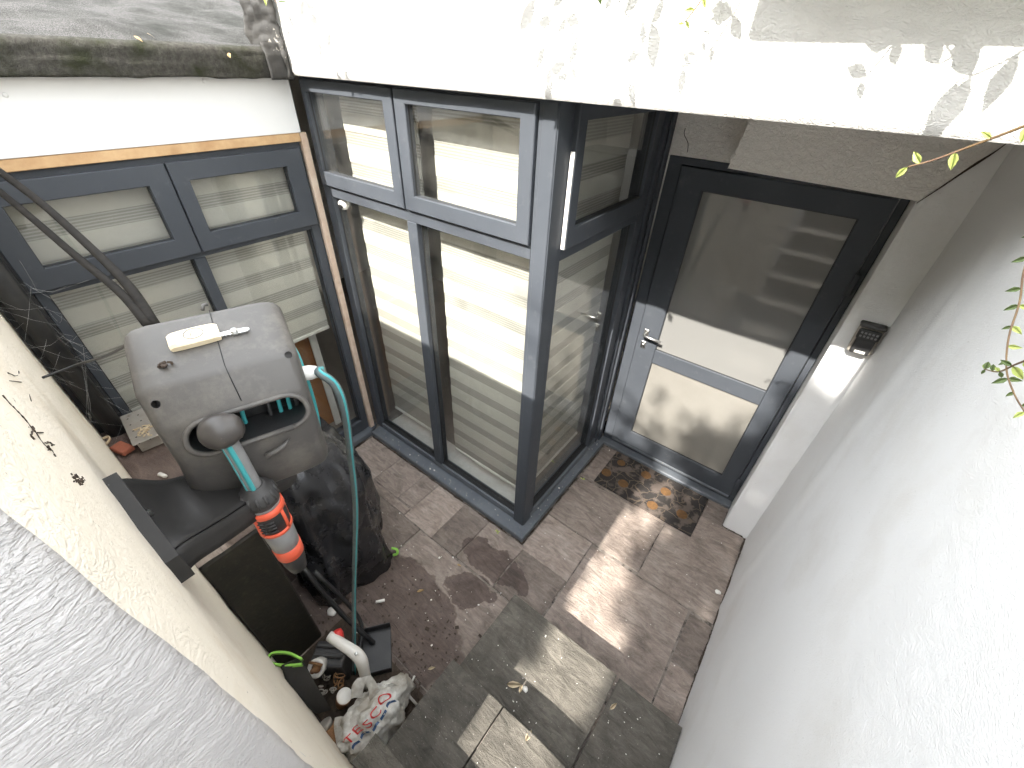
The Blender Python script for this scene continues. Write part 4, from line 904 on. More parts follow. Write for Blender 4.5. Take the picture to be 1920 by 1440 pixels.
# cobweb threads
bm = bmesh.new()
for i in range(46):
    a_ = Vector((-1.50+rnd.uniform(-.03, .03), -1.22+rnd.uniform(-.03, .05), rnd.uniform(PZ+.02, 1.75))); b_ = Vector((rnd.uniform(-1.5, -1.25), rnd.choice((YS+.004, rnd.uniform(-1.2, -1.05))), a_.z+rnd.uniform(-.25, .2)))
    if b_.z < PZ+.01: b_.z = PZ+.01
    m2 = (a_+b_)/2-Vector((0, 0, rnd.uniform(0, .02))); bm_tube(bm, [a_, m2, b_], .00035, 3, False)
wb_ = fin('cobweb', bm, 'web'); tag(wb_, 'fine cobweb threads around the black downpipe in the corner', 'cobweb', kind='stuff')

# ================================================================ COVERED BARBECUE
bb = thing('covered_barbecue', 'lumpy black fabric cover with lime straps, behind the hose reel', 'cover', (-1.0, -.76, 0))
def covP(u, v):
    a = u*2*math.pi; z = .86*math.sin(v*math.pi/2)**.9 if v < 1 else .86
    ca_, sa_ = math.cos(a), math.sin(a); q_ = .62
    hx = .44*(1-.50*v**1.7); hy = .265*(1-.28*v**1.5); cx = -.985-.13*v; cy = -.745+.03*v
    if v > .80: k_ = max(0, 1-((v-.80)/.20)**2.2); hx *= .15+.85*k_; hy *= .15+.85*k_
    x = cx+hx*math.copysign(abs(ca_)**q_, ca_); y = cy+hy*math.copysign(abs(sa_)**q_, sa_)
    f = (.034*math.sin(a*6+2.6*fbm((ca_*1.5, sa_*1.5, z*1.2), 1.4))*(1-v*.7)+.030*fbm((x, y, z), 3.2)+.014*fbm((x, y, z*.5), 9))*min(1, (1.02-v)*5)
    return Vector((x+f*ca_, y+f*sa_, max(0.004, z*(1+.05*fbm((x, y, 0), 4)))))
sheet('fabric', covP, 110, 60, 'cover', bb)
for nm, (px, py, z) in (('lime_tab', (742, 1034, .035)), ('lime_tab', (578, 1025, .30))):
    q = U(px, py, 2, z); tube(nm, [q+Vector((-.02, -.01, .03)), q+Vector((.01, .005, .025)), q+Vector((.018, -.005, 0)), q+Vector((.0, -.02, -.012))] if px > 700 else [q+Vector((-.10, .02, .04)), q+Vector((-.02, -.01, -.02)), q+Vector((.035, .0, .0)), q+Vector((.03, .01, .06))], .0085, 'lime', bb, 6, 5)
tube('draw_cord', [U(612, 838, 2, .66), U(632, 858, 2, .60), U(640, 890, 2, .53), U(648, 912, 2, .50), U(660, 915, 2, .48)], .004, 'paleleaf', bb, 6, 5)
bd = thing('black_rods', 'two thin black rods leaning by the foot of the black cover', 'rod', tuple(U(690, 1205, 2, .02)))
tube('rod', [U(566, 1062, 2, .55), U(640, 1150, 2, .22), U(700, 1205, 2, .02)], .012, 'black', bd, 8, 4); tube('rod', [U(590, 1072, 2, .5), U(650, 1130, 2, .25), U(678, 1172, 2, .10), U(672, 1230, 2, .03)], .010, 'black', bd, 8, 4)
dpan = thing('dustpan', 'black plastic dustpan on the wet floor beside the hose', 'dustpan', tuple(U(705, 1225, 2, .01)))
DMX = Matrix.Translation(U(706, 1222, 2, .006))@Matrix.Rotation(R(-38), 4, 'Z')
box('pan', -.11, .11, -.075, .075, 0, .005, 'black', dpan, .002, 1, DMX)
box('side', -.11, -.104, -.075, .075, .0052, .05, 'black', dpan, .002, 1, DMX); box('side', .104, .11, -.075, .075, .0052, .05, 'black', dpan, .002, 1, DMX); box('back', -.103, .103, -.075, -.069, .0052, .055, 'black', dpan, .002, 1, DMX)
tube('dustpan_handle', [DMX@Vector((0, -.075, .045)), DMX@Vector((0, -.16, .06)), DMX@Vector((0, -.22, .06))], .013, 'black', dpan, 10)

# ================================================================ JUNK BY THE STEPS
hpn = thing('white_spout', 'white bent plastic handle with red tip beside the plastic bag', 'handle', tuple(U(685, 1290, 2, .02)))
tube('tube', [U(617, 1192, 2, .34), U(645, 1210, 2, .325), U(668, 1226, 2, .31), U(678, 1240, 2, .27), U(684, 1262, 2, .17), U(690, 1285, 2, .06)], [.021, .024, .027, .027, .024, .022], 'white_pl', hpn, 14, 4)
lathe('red_tip', U(634, 1190, 2, .325), (-.5, .2, .6), [(-.03, .020), (.0, .024), (.018, .021), (.022, .012)], 'red', hpn, 14)
lathe('rivet', U(668, 1226, 2, .338), (.2, -.1, 1), [(0, .008), (.004, .008), (.005, .004)], 'steel', hpn, 10)
pu = thing('pump_unit', 'dark grey box-shaped pump with round brass tap among junk', 'pump', tuple(U(620, 1240, 2, .0)))
PMX = Matrix.Translation(U(626, 1236, 2, .115))@Matrix.Rotation(R(35), 4, 'Z')
box('housing', -.085, .075, -.055, .055, -.11, .07, 'reel_dark', pu, .012, 2, PMX); box('ridge', -.075, .065, -.02, .0, .0705, .085, 'reel_dark', pu, .005, 1, PMX); box('ridge', -.075, .065, .02, .04, .0705, .085, 'reel_dark', pu, .005, 1, PMX)
tp = U(594, 1252, 2, .20)
lathe('tap_ring', tp, (.3, -.55, .75), [(-.05, .034), (-.01, .036), (0, .040), (.010, .040), (.012, .030), (.004, .028)], 'white_pl', pu, 22)
lathe('tap_core', tp, (.3, -.55, .75), [(-.03, .024), (.006, .022), (.02, .012), (.04, .011)], 'rust', pu, 16)
tube('tap_lever', [tp+Vector((-.02, -.01, .05)), tp+Vector((.0, .0, .055)), tp+Vector((.035, .02, .05))], .006, 'rust', pu, 8)
pa = thing('dark_sheath', 'dark grey flat sheath with lime-edged loop leaning on cream wall', 'sheath', tuple(U(600, 1350, 2, .02)))
PS = [(530, 1247, .42), (565, 1232, .42), (596, 1290, .26), (622, 1330, .12), (596, 1338, .10), (575, 1322, .16), (545, 1292, .28)]
bm = bmesh.new(); tv = [bm.verts.new(U(x, y, 2, z)) for x, y, z in PS]; fc = bm.faces.new(tv); ex = bmesh.ops.extrude_face_region(bm, geom=[fc])
for v in [e for e in ex['geom'] if isinstance(e, bmesh.types.BMVert)]: v.co += Vector((-.012, -.006, -.010))
fin('sheath', bm, 'reel_dark', pa)
lp = [U(566, 1236, 2, .425), U(540, 1224, 2, .43), U(512, 1224, 2, .43), U(503, 1234, 2, .42), U(512, 1244, 2, .41), U(540, 1247, 2, .41), U(566, 1245, 2, .41)]
lp = catmull(lp, 5)
def loopP(u, v):
    k = u*(len(lp)-1); i = min(int(k), len(lp)-2); return lp[i].lerp(lp[i+1], k-i)+Vector((-.004*v, .0, -.022*v))
sheet('loop_band', loopP, 30, 1, 'reel_dark', pa, thick=.003); tube('lime_edge', lp, .0052, 'lime', pa, 6)
tube('lime_edge', [p_+Vector((-.004, 0, -.022)) for p_ in lp], .0042, 'lime', pa, 6)
# scrap heap: chain, rusty pieces, old bulbs of plaster
for i, (px, py, z, mt, nm, lb) in enumerate([(612, 1283, .12, 'zinc', 'chain', 'short grey chain heaped between the sheath and the bag'), (638, 1272, .14, 'rust', 'rusty_hook', 'rusty hooked metal piece beside the pump')]):
    th = thing(nm, lb, nm.split('_')[-1], tuple(U(px, py, 2, z)))
    for k in range(9):
        c_ = U(px+rnd.uniform(-14, 14), py+rnd.uniform(-16, 16), 2, z+rnd.uniform(-.02, .02)); ax = Vector((rnd.uniform(-1, 1), rnd.uniform(-1, 1), rnd.uniform(.2, 1))).normalized(); s1 = ax.orthogonal().normalized(); s2 = ax.cross(s1)
        if mt == 'rust' and k > 3: continue
        tube('link', [c_+(s1*.014*math.cos(t_*.7854)+s2*.008*math.sin(t_*.7854))*(1.6 if mt == 'rust' else 1) for t_ in range(9)], .003, mt, th, 5)
jr = thing('old_jar', 'dirty brown jar lying at the foot of the cream wall', 'jar', tuple(U(628, 1395, 2, .02)))
JB = U(612, 1362, 2, .13); JD = U(632, 1398, 2, .05)-JB
lathe('jar_body', JB, JD, [(0, .026), (.01, .034), (.06, .036), (.11, .032), (.13, .020)], 'rust', jr, 16); lathe('jar_lid', JB, JD, [(-.02, .026), (-.018, .029), (.0, .029), (.001, .026)], 'zinc', jr, 16)
ct = thing('paint_tin', 'small brown tin with white rim inside the open bag mouth', 'tin', tuple(U(645, 1320, 2, .05)))
lathe('tin', U(642, 1316, 2, .09), (.25, .2, 1), [(0, .030), (.07, .031), (.072, .034), (.08, .034), (.08, .028), (.074, .027)], 'rust', ct, 18); lathe('rim', U(642, 1316, 2, .09)+Vector((.02, .016, .081)), (.25, .2, 1), [(0, .031), (.004, .033), (.008, .031)], 'white_pl', ct, 18)
# soil in the corner
def soilP(u, v):
    x = -.50+u*.72; y = YS+.004+v*.36; k = max(0, 1-v*1.1)*.9
    return Vector((x, y, .003+.045*k*max(0, .55+fbm((x, y, 0), 5))*min(1, (1-u)*6)*min(1, u*6)))
so = sheet('soil', soilP, 50, 26, 'soil', None); tag(so, 'dark damp soil and rubbish dust along the foot of cream wall', 'soil', kind='stuff')
# carrier bag with printed letters
bagt = thing('carrier_bag', 'crumpled whitish plastic carrier bag with red and blue print', 'bag', tuple(U(705, 1370, 2, 0)))
BCN = U(702, 1348, 2, .12); e1 = (U(755, 1300, 2, .12)-U(660, 1395, 2, .12)); bl = e1.length*.58; e1.normalize(); e2 = Vector((-e1.y, e1.x, 0))
bm = bmesh.new(); bmesh.ops.create_icosphere(bm, subdivisions=5, radius=1)
for v in bm.verts:
    d = v.co.normalized(); p_ = Vector((d.x*bl, d.y*.105, d.z*.115))
    f = 1+.20*fbm((d.x*1.3, d.y*1.3, d.z*1.3), 1.5)+.11*abs(fbm((d.x*2, d.y*2+4, d.z*2), 2.2))-.05*abs(noise.noise(d*5))
    f += .35*max(0, d.x)**6*(1 if d.y > -.2 else .3)
    v.co = BCN+e1*(p_.x*f)+e2*(p_.y*f)+Vector((0, 0, max(p_.z*f, -.112)))
bag = fin('bag_body', bm, 'bag', bagt, True)
# handle loops of the bag
def hloopP(pts, w):
    c_ = catmull(pts, 6)
    def f(u, v):
        k = u*(len(c_)-1); i = min(int(k), len(c_)-2); p_ = c_[i].lerp(c_[i+1], k-i); return p_+Vector((w*(v-.5)*.7, w*(v-.5)*.6, .014*math.sin(u*9+v*3)))
    return f
sheet('bag_handle', hloopP([U(668, 1310, 2, .2), U(672, 1285, 2, .26), U(684, 1268, 2, .28), U(700, 1290, 2, .24), U(705, 1320, 2, .2)], .05), 26, 4, 'bag', bagt)
sheet('bag_handle', hloopP([U(640, 1345, 2, .16), U(640, 1375, 2, .14), U(645, 1405, 2, .08), U(660, 1415, 2, .05)], .06), 20, 4, 'bag', bagt)
sheet('paper_label', hloopP([U(700, 1292, 2, .21), U(720, 1284, 2, .205), U(742, 1282, 2, .19)], .055), 14, 4, 'white_pl', bagt)
bv = BVHTree.FromPolygons([v.co[:] for v in bag.data.vertices], [p_.vertices[:] for p_ in bag.data.polygons])
cu = bpy.data.curves.new('t', 'FONT'); cu.body = 'TESCO'; cu.size = 1.0; cu.space_character = 1.12
to = bpy.data.objects.new('t', cu); col.objects.link(to); dg = bpy.context.evaluated_depsgraph_get(); tme = bpy.data.meshes.new_from_object(to.evaluated_get(dg)); bpy.data.objects.remove(to)
bm = bmesh.new(); bm.from_mesh(tme); bmesh.ops.triangulate(bm, faces=bm.faces); bmesh.ops.subdivide_edges(bm, edges=bm.edges[:], cuts=3, use_grid_fill=True)
xs_ = [v.co.x for v in bm.verts]; ys_ = [v.co.y for v in bm.verts]; x0_, x1_ = min(xs_), max(xs_)
P0, P1 = Vector((655, 1402)), Vector((738, 1306)); dx = P1-P0; pn = Vector((dx.y, -dx.x)).normalized()*-1
def onbag(s_, t_, off=.0022):
    wob = 4*math.sin(s_*9)+2*math.sin(s_*23+1)
    q_ = P0+dx*s_-pn*(t_*22+wob)
    d = ray(q_.x, q_.y); h = bv.ray_cast(CAM, d)
    return (h[0]-d*off) if h[0] else None
bad = []
for v in bm.verts:
    h = onbag((v.co.x-x0_)/(x1_-x0_), v.co.y)
    if h is None: bad.append(v)
    else: v.co = h
bmesh.ops.delete(bm, geom=bad, context='VERTS'); fin('red_lettering', bm, 'print_red', bagt)
bm = bmesh.new()
for k in range(5):
    rowv = []
    for i in range(9):
        s_ = (k+.08+.8*i/8)/5; pr = [onbag(s_, -.50+.10*math.sin(i/8*math.pi), .002), onbag(s_, -.28+.10*math.sin(i/8*math.pi), .002)]
        rowv.append([bm.verts.new(p_) if p_ else None for p_ in pr])
    for a, b in zip(rowv, rowv[1:]):
        if all(a+b): bm.faces.new((a[0], b[0], b[1], a[1]))
fin('blue_dashes', bm, 'print_blue', bagt)
wh = thing('white_wire_frame', 'thin white bent wire sticking out from under the bag', 'wire', tuple(U(775, 1325, 2, .03)))
tube('wire', [U(742, 1288, 2, .15), U(756, 1290, 2, .15), U(768, 1306, 2, .10), U(782, 1322, 2, .04)], .006, 'white_pl', wh, 8, 4)

# ================================================================ PLANTER, VINES
pln = thing('planter_ledge', 'white rendered planter trough on upper wall just above the picture', 'planter', (1.2, -.15, 2.75))
box('trough', .468, 2.6, -.285, -.004, 2.752, 2.96, 'fascia', pln, .01)
box('soil_bed', .50, 2.57, -.25, -.03, 2.9605, 2.985, 'soil', pln)
pl2 = thing('ledge_trough', 'second white planter trough on upper wall above bay, out of picture', 'planter', (-.6, -.15, 3.1))
box('trough', -1.42, .40, -.285, -.004, 3.05, 3.25, 'fascia', pl2, .01)
def leaf_mesh(name, mat):
    bm = bmesh.new(); prof = [(0, 0), (.18, .15), (.42, .23), (.70, .15), (1.0, 0)]
    ctr = [bm.verts.new((x, 0, .06*math.sin(x*math.pi)-.10*x*x)) for x, _ in prof]
    for s_ in (1, -1):
        ed = [bm.verts.new((x, s_*w_, .06*math.sin(x*math.pi)+.10*w_-.10*x*x)) for x, w_ in prof[1:-1]]
        sq = [ctr[0]]+ed+[ctr[-1]]
        bm.faces.new((ctr[0], ctr[1], ed[0])); bm.faces.new((ctr[1], ctr[2], ed[1], ed[0])); bm.faces.new((ctr[2], ctr[3], ed[2], ed[1])); bm.faces.new((ctr[3], ctr[4], ed[2]))
    me = bpy.data.meshes.new(name); bm.to_mesh(me); bm.free(); me.materials.append(MAT[mat])
    for p_ in me.polygons: p_.use_smooth = True
    return me
LM = leaf_mesh('leaf', 'leaf'); LMY = leaf_mesh('leaf', 'leafyoung')
def vine(label, pts, size, seed, group=None, young=.5, step=.035, rad=.0022, face=None, name='trailing_vine'):
    rv = random.Random(seed); c_ = catmull(pts, 10)
    root = thing(name, label, 'vine', tuple(pts[0]), group)
    n_ = len(c_); tube('stem', c_, [rad*(1-.5*i/(n_-1)) for i in range(n_)], 'stem', root, 6)
    acc = 0; side = 1
    for i in range(1, n_):
        acc += (c_[i]-c_[i-1]).length
        if acc < step and i < n_-1: continue
        acc = 0; side = -side; t = (c_[i]-c_[i-1]).normalized()
        vd = (CAM-c_[i]).normalized() if face is None else Vector(face)
        sd = t.cross(vd).normalized()
        for s_ in ((side, -side) if rv.random() < .35 else (side,)):
            x = (t*rv.uniform(.2, .75)+sd*s_*rv.uniform(.5, 1)+vd*rv.uniform(-.25, .25)).normalized()
            z = (vd+sd*rv.uniform(-.5, .5)+t*rv.uniform(-.3, .3)); z = (z-x*z.dot(x)).normalized(); y = z.cross(x)
            o = bpy.data.objects.new('leaf', LMY if rv.random() < young else LM); col.objects.link(o); o.parent = root; o.matrix_parent_inverse = Matrix.Translation(-root.location)
            sc = size*rv.uniform(.65, 1.25)*(1-.35*i/n_)
            m2 = Matrix((x*sc, y*sc, z*sc)).transposed().to_4x4(); m2.translation = c_[i]; o.matrix_basis = m2
    return root
def sunoff(px, py, d):
    p_ = U(px, py, 1, 0.0); return p_+SUN_DIR*(d/-SUN_DIR.y)
G = 'vines hanging from troughs above the picture'
VL = ['vine whose leaf shadow falls above the bay\'s leftmost small sash', 'short vine shading the stucco corner beside the felt roof', 'vine whose long shadow falls above the bay\'s wider small sash', 'vine with narrow leaves shading stucco right of the bay corner post',
      'vine whose shadow reaches the stucco edge above the bay side window', 'vine with sideways shadow at the top above the bay side window', 'vine shading stucco just behind the pale green dangling tip', 'thin vine whose shadow tip hangs alone below the trough shadow', 'large-leaved vine shading stucco at the far right edge', 'broad-leaved vine with shadow hanging from the trough shadow edge']
for i, (path, d, z0, size) in enumerate([
    ([(560, -60), (570, 0), (590, 60), (622, 110), (646, 146)], .22, 3.06, .050), ([(540, -60), (538, 10), (543, 60)], .22, 3.06, .04),
    ([(1000, -60), (1004, 0), (1014, 60), (1028, 110), (1036, 150)], .24, 3.06, .055), ([(1062, -60), (1060, 0), (1066, 50), (1084, 85), (1066, 142)], .24, 3.06, .045),
    ([(1262, -70), (1240, 0), (1210, 70), (1190, 130), (1166, 194)], .24, 3.06, .055), ([(1150, -60), (1160, 0), (1182, 35), (1222, 46)], .24, 3.06, .045),
    ([(1400, -60), (1392, -5), (1355, 60), (1325, 100), (1282, 127)], .24, 2.78, .04),
    ([(1690, 60), (1665, 95), (1640, 125), (1614, 152)], .22, 2.72, .035), ([(1935, 80), (1900, 105), (1850, 130), (1795, 152)], .20, 2.70, .075), ([(1775, 80), (1785, 105), (1760, 120)], .20, 2.70, .06)]):
    pts = [sunoff(x, y, d) for x, y in path]; top = pts[0].copy(); top.z = max(z0, top.z+.04); top.y = -d
    vine(VL[i], [top]+pts, size*1.45, 11+i, G, young=.2, face=tuple(SUN_DIR), step=.055)
vp = [sunoff(1385, -95, .075), sunoff(1372, -45, .075), sunoff(1350, 10, .075), sunoff(1322, 75, .075), sunoff(1286, 122, .075)]
vine('pale green vine tip dangling at the top centre of the stucco wall', [Vector((.45, -.15, 2.80))]+vp, .030, 31, young=.95, step=.022)
sp = [U(2010, 205, 1, -.26), U(1950, 225, 1, -.24), U(1880, 252, 1, -.22), U(1810, 278, 1, -.20), U(1750, 300, 1, -.19), U(1702, 313, 1, -.18)]
vine('reddish vine sprig with small pale leaves reaching left from right edge under stucco', sp, .030, 41, young=.9, step=.040, rad=.0026)
hv_ = [U(1960, 400, 0, 1.0), U(1922, 500, 0, 1.0), U(1912, 565, 0, 1.0), U(1892, 630, 0, 1.0), U(1887, 690, 0, 1.0), U(1900, 735, 0, 1.0), U(1921, 772, 0, 1.0)]
vine('thin leafy vine hanging in front of white wall at the right edge', hv_, .015, 43, young=.35, step=.030, rad=.0014)
vine('side shoot with leaves crossing the hanging vine at the right edge', [U(1945, 668, 0, 1.0), U(1905, 683, 0, 1.0), U(1872, 697, 0, 1.0), U(1845, 692, 0, 1.0)], .017, 44, young=.5, step=.018, rad=.0013)

# ================================================================ LITTER
DL = leaf_mesh('leaf', 'dryleaf'); PLM = leaf_mesh('leaf', 'paleleaf')
def litter(px, py, z, size, lab, me=DL, wz=None, tilt=.2, curl=0):
    p_ = U(px, py, 2, z+.004); o = bpy.data.objects.new('dry_leaf', me); col.objects.link(o)
    o.location = p_; o.scale = (size, size*.8, size); o.rotation_euler = (rnd.uniform(-tilt, tilt), rnd.uniform(-tilt, tilt), wz if wz is not None else rnd.uniform(0, 6.28)); tag(o, lab, 'leaf'); return o
litter(950, 1283, H1, .075, 'twisted tan seed leaf lying on the lowest step', PLM, .55, .3)
litter(974, 1300, H1, .045, 'narrow tan leaf beside white pebble on the lowest step', PLM, 1.9)
litter(1143, 1330, H1, .045, 'pale yellow leaf on the joint of the lowest step', PLM, 1.2)
litter(781, 1110, 0, .045, 'golden dry leaf on the wet slab near the black cover', DL, 1.0)
litter(802, 1255, 0, .04, 'pale tan leaf beside the side of the lowest step', PLM, .9)
litter(985, 1390, 2*H1, .05, 'small tan leaf on the second step in sunlight', PLM, 1.6)
litter(857, 1058, 0, .03, 'small yellow leaf on the wet stain near bay corner', DL, .2)
litter(428, 100, 2.44, .0, '', DL) if False else None
for (px, py, x, lab) in ((428, 99, -1.455, 'yellow leaf caught on felt roof edge by the corner'), (250, 67, -1.50, 'curled brown leaf on the felt roof edge'), (275, 62, -1.52, 'thin pale leaf on the felt roof')):
    o = bpy.data.objects.new('dry_leaf', DL if 'pale' not in lab else PLM); col.objects.link(o); o.location = U(px, py, 0, x+.008); o.scale = (.03,)*3; o.rotation_euler = (.3, .5, rnd.uniform(0, 6)); tag(o, lab, 'leaf')
def pebble(name, px, py, z, r_, mat, lab, cat):
    bm = bmesh.new(); bmesh.ops.create_icosphere(bm, subdivisions=2, radius=r_)
    c_ = U(px, py, 2, z+r_*.5)
    for v in bm.verts: v.co = Vector((v.co.x*1.3, v.co.y, v.co.z*.6))*(1+.25*noise.noise(v.co*60/max(r_, .001)*.02+c_))+c_
    tag(fin(name, bm, mat, None, True), lab, cat)
pebble('pebble', 985, 1292, H1, .012, 'white_pl', 'small white pebble on the lowest step', 'pebble')
pebble('pebble', 1346, 1110, 0, .013, 'white_pl', 'white round pebble on floor near the right wall', 'pebble')
pebble('plaster_lump', 622, 1147, 0, .022, 'white_pl', 'white plaster lump beside the black rods', 'lump')
for (px, py, a, lab) in ((713, 1127, .9, 'white stub lying on the wet slab by the hose'), (773, 1277, 1.9, 'thin white stub by the foot of the steps')):
    p_ = U(px, py, 2, .008); dv = Vector((math.cos(a), math.sin(a), 0)); o = tube('stub', [p_-dv*.024, p_+dv*.024], .008 if px < 720 else .005, 'white_pl', None, 8); tag(o, lab, 'stub')
# dead insect nest / dirt clod on reel and clumps on the wall
bm = bmesh.new()
for k in range(16):
    p_ = RL(-.083+rnd.gauss(0, .006), -.085+rnd.gauss(0, .004), topz(-.085)+.003+abs(rnd.gauss(0, .003))); bm_box(bm, -.004, .004, -.002, .002, -.0015, .0015, Matrix.Translation(p_)@Matrix.Rotation(rnd.uniform(0, 6), 4, 'Z')@Matrix.Rotation(rnd.uniform(-1, 1), 4, 'X'))
o = fin('dirt_clod', bm, 'darkcrumb'); tag(o, 'small brown dirt clod on top of the hose reel', 'dirt')
bm = bmesh.new()
for (px, py, n_, sx_) in ((152, 899, 26, 6), (140, 894, 7, 4), (92, 840, 5, 5), (60, 800, 4, 6)):
    for k in range(n_):
        c_ = U(px+rnd.gauss(0, sx_), py+rnd.gauss(0, sx_*.6), 1, YS+.001); kk = rnd.uniform(.3, 1.0)
        bm_box(bm, -.0028*kk, .0028*kk, -.0012*kk, .0012*kk, -.0008*kk, .0008*kk, Matrix.Translation(c_)@Matrix.Rotation(rnd.uniform(0, 6), 4, 'Y'))
for path in ([(7, 742), (20, 757), (30, 765), (45, 782), (62, 803), (70, 812), (84, 832), (96, 846), (104, 857)], [(62, 803), (58, 815), (66, 824)], [(70, 812), (80, 808)], [(84, 832), (92, 828), (100, 836)], [(15, 700), (30, 703), (38, 699)], [(18, 712), (40, 716)], [(55, 742), (60, 752)]):
    pts = []
    for (x_, y_) in path: pts.append(U(x_+rnd.uniform(-2, 2), y_+rnd.uniform(-2, 2), 1, YS+.0008))
    cc_ = catmull(pts, 4) if len(pts) > 2 else pts
    bm_tube(bm, [p_+Vector((rnd.uniform(-.0015, .0015), 0, rnd.uniform(-.0015, .0015))) for p_ in cc_], [rnd.uniform(.0003, .0011) for _ in cc_], 5)
o = fin('dirt_specks', bm, 'darkcrumb'); tag(o, 'dark cracks and dirt flakes on the cream wall', 'dirt', kind='stuff')
# pale crumbs over the floor and steps, dark crumbs in the wet corner
def crumbs(name, n_, mat, lab, fn, smin, smax):
    bm = bmesh.new()
    for k in range(n_):
        x_, y_, z_ = fn(); s_ = rnd.uniform(smin, smax)*(1 if rnd.random() < .9 else 2)
        bm_box(bm, -s_*1.5, s_*1.5, -s_, s_, 0, s_, Matrix.Translation((x_, y_, z_))@Matrix.Rotation(rnd.uniform(0, 6.28), 4, 'Z'))
    tag(fin(name, bm, mat), lab, 'debris', kind='stuff')
def onfloor():
    while True:
        x_, y_ = rnd.uniform(-1.2, 1.1), rnd.uniform(-1.25, 1.1)
        if (x_ < -.02 and y_ > -.01) or (x_ > .18 and y_ < -.33) or (y_ < -1.08 and x_ < -.5): continue
        if rnd.random() > (.9 if (x_ < .2 and y_ < -.3) else .35): continue
        return x_, y_, .001
def onstep():
    k = rnd.choice((1, 1, 2)); return rnd.uniform(.22, 1.12), rnd.uniform(-.79, -.37) if k == 1 else rnd.uniform(-1.17, -.83), k*H1+.001
def onsill():
    if rnd.random() < .5: return rnd.uniform(-1.45, -.05), rnd.uniform(.012, .08), .0525
    return rnd.uniform(-.08, -.01), rnd.uniform(.1, 1.1), .0525
crumbs('pale_crumbs', 190, 'crumb', 'tiny pale crumbs scattered over the paving slabs', onfloor, .0008, .0022)
crumbs('step_crumbs', 70, 'crumb', 'tiny pale crumbs on the stone steps', onstep, .0007, .0020)
crumbs('sill_crumbs', 60, 'crumb', 'tiny white flakes lying on the grey bay sill', onsill, .0007, .0018)
crumbs('dark_crumbs', 420, 'darkcrumb', 'dark dirt and rotted leaf bits in the wet corner', lambda: (rnd.uniform(-.6, .2), rnd.triangular(-1.29, -.5, -1.2), .001), .0015, .004)
def fillet(name, lab, pts, r_):
    bm = bmesh.new(); c_ = []
    for a_, b_ in zip(pts, pts[1:]):
        a_, b_ = Vector(a_), Vector(b_); n_ = max(3, int((b_-a_).length/.012))
        c_ += [a_.lerp(b_, i/n_)+Vector((rnd.uniform(-.003, .003), rnd.uniform(-.003, .003), 0)) for i in range(n_)]
    bm_tube(bm, c_, [max(.0012, r_*(.55+.9*fbm(p_, 6)+rnd.uniform(-.2, .2))) for p_ in c_], 6)
    tag(fin(name, bm, 'soil'), lab, 'dirt', kind='stuff')
fillet('wall_foot_dirt', 'dark dirt line where the white right wall meets the floor', [(XR-.002, .955, .0), (XR-.002, -.33, .0)], .007)
fillet('pier_foot_dirt', 'dark dirt line at the foot of the pier by the door', [(.985, 1.10, 0), (.985, .963, 0), (XR-.004, .963, 0)], .006)
fillet('sill_foot_dirt', 'dark damp dirt line under the bay sill edge', [(-1.50, -.003, .0), (.003, -.003, .0), (.003, 1.11, 0)], .007)
fillet('step_foot_dirt', 'dirt and moss line at the foot of the lowest step', [(.215, -1.2, 0), (.215, -.365, 0), (1.12, -.365, 0)], .008)
fillet('left_sill_dirt', 'dark soil line under the left window sill', [(-1.508, -1.05, 0), (-1.508, -.004, 0)], .010)
# weeds in joints
def weed(px, py, lab):
    b_ = U(px, py, 2, 0.0); root = thing('weed', lab, 'weed', tuple(b_))
    for k in range(7):
        a = rnd.uniform(0, 6.28); o = bpy.data.objects.new('leaf', LMY); col.objects.link(o); o.parent = root; o.matrix_parent_inverse = Matrix.Translation(-root.location)
        o.location = b_; o.rotation_euler = (rnd.uniform(-.4, .4), -rnd.uniform(.2, .9), a); o.scale = (.022,)*3
weed(932, 998, 'tiny yellow-green weed in the joint before the bay sill'); weed(1092, 899, 'tiny green weed beside the bay side sill')

# ================================================================ TREE BEHIND THE CAMERA (unseen; crown shaped to dapple the door and steps)
tree = thing('garden_tree', 'unseen garden tree behind the viewpoint, crown shaped to shade and dapple the courtyard', 'tree', (1.5, -7.2, 2.15))
TY = -6.6; CC = Vector((1.06, TY, .80-.945*TY))
tube('trunk', [(1.5, -7.2, 2.1), (1.42, -7.1, 3.4), (1.25, -6.9, 4.8), (1.1, -6.7, 6.0), (1.05, -6.6, 7.0)], [.13, .11, .085, .06, .02], 'bark', tree, 10, 4)
rt_ = random.Random(17); bm = bmesh.new()
def addleaf(c_, s_):
    q_ = Matrix.Rotation(rt_.uniform(0, 6.28), 4, 'Z')@Matrix.Rotation(rt_.uniform(-1.3, 1.3), 4, 'X')@Matrix.Rotation(rt_.uniform(-1, 1), 4, 'Y')
    vv = [bm.verts.new(Matrix.Translation(c_)@q_@Vector(p_)) for p_ in ((0, 0, 0), (.5*s_, .28*s_, .06*s_), (s_, 0, 0), (.5*s_, -.28*s_, .06*s_))]; bm.faces.new(vv)
def clump(c_, r_, n_, s_=.085):
    for k in range(n_):
        d = Vector((rt_.gauss(0, 1), rt_.gauss(0, 1), rt_.gauss(0, 1))).normalized()*r_*rt_.random()**.4; addleaf(c_+d, s_*rt_.uniform(.7, 1.2))
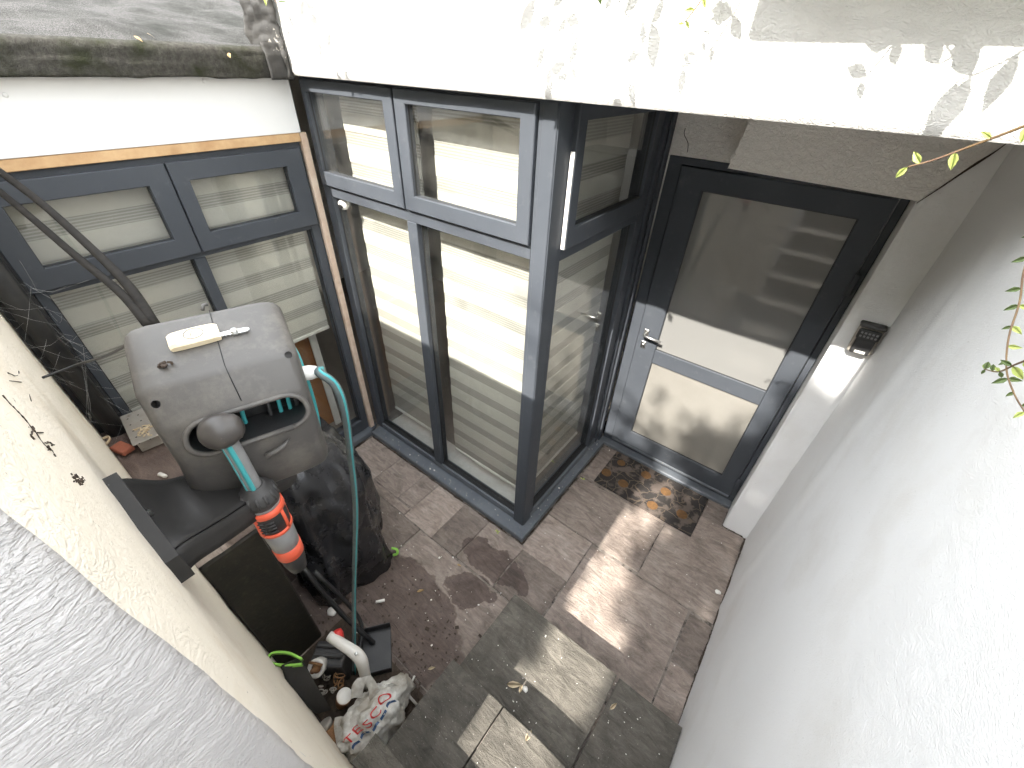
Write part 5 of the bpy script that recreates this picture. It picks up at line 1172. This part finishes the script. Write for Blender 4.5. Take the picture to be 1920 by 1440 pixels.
# main crown: clumps placed to keep sun off floor, steps and pier
for k in range(120):
    x_ = rt_.uniform(-.30, .62); w_ = rt_.uniform(-1.25, .55)
    if x_ < -.12 and (w_ < -.62 or w_ > .35): continue
    if w_ < -.62 and x_ < -.05: continue
    clump(CC+Vector((x_, rt_.uniform(-.5, .5), 0))+Vector((0, 0, w_)), rt_.uniform(.10, .17), 60, .095)
for k in range(46):
    clump(Vector((rt_.uniform(.95, 1.45), TY+rt_.uniform(-.4, .4), rt_.uniform(-.55, .25)-.945*TY)), rt_.uniform(.08, .13), 50, .095)
for k in range(26):
    clump(Vector((rt_.triangular(.2, 1.05, .9), TY+rt_.uniform(-.4, .4), rt_.triangular(1.1, 1.75, 1.2)-.945*TY)), rt_.uniform(.04, .09), 12, .08)
for k in range(34):
    clump(Vector((rt_.uniform(1.02, 1.32), TY+rt_.uniform(-.4, .4), rt_.uniform(1.2, 2.0)-.945*TY)), rt_.uniform(.07, .11), 40, .09)
for k in range(30):
    clump(Vector((rt_.gauss(.475, .03), TY+rt_.uniform(-.4, .4), rt_.uniform(-.45, 1.12)-.945*TY)), rt_.uniform(.025, .05), 13, .065)  # clump column added to soften the left edge of the sun patch
# loose outer sprays placed to dapple the door and bay
for (x_, w_, r_, n_) in ((.34, 1.42, .10, 14), (.46, 1.30, .09, 12), (.60, 1.62, .10, 14), (.72, 1.50, .12, 20), (.88, 1.80, .12, 20), (.95, 1.55, .13, 26), (.10, 1.42, .06, 9), (.17, 1.26, .05, 8), (-.2, 1.75, .12, 9), (-.45, 1.62, .14, 9), (-.7, 2.05, .14, 7), (-1.2, 1.9, .16, 8), (-.15, 1.45, .10, 12), (1.05, 2.05, .10, 16), (1.08, 1.9, .1, 16), (.52, .98, .07, 9), (.25, 1.18, .05, 8), (.62, .45, .05, 6)):
    c_ = Vector((x_, TY, w_-.945*TY)); clump(c_, r_, n_, .075)
    bm_tube(bm, [CC+Vector((0, .1, .1)), (CC+c_)/2+Vector((0, .1, .12)), c_], .008, 4, False)
fin('crown', bm, 'treeleaf', tree)

# unseen hedge, added behind the viewpoint to hold back low sky light
hd_ = thing('sky_block_hedge', 'unseen tall dark hedge added behind the viewpoint to block low sky', 'hedge', (0, -14.5, 2.15))
def hedP(u, v):
    a = v*3
    if a < 1: y, z = -14.0, 2.1+a*9.6
    elif a < 2: y, z = -14.0-(a-1)*1.6, 11.7
    else: y, z = -15.6, 11.7-(a-2)*9.6
    x = -22+u*44; f = .35*fbm((x, y, z), .6)+.15*fbm((x, y, z), 3)
    return Vector((x, y+f, z+f*.6))
sheet('foliage', hedP, 170, 60, 'treeleaf', hd_, smooth=False)
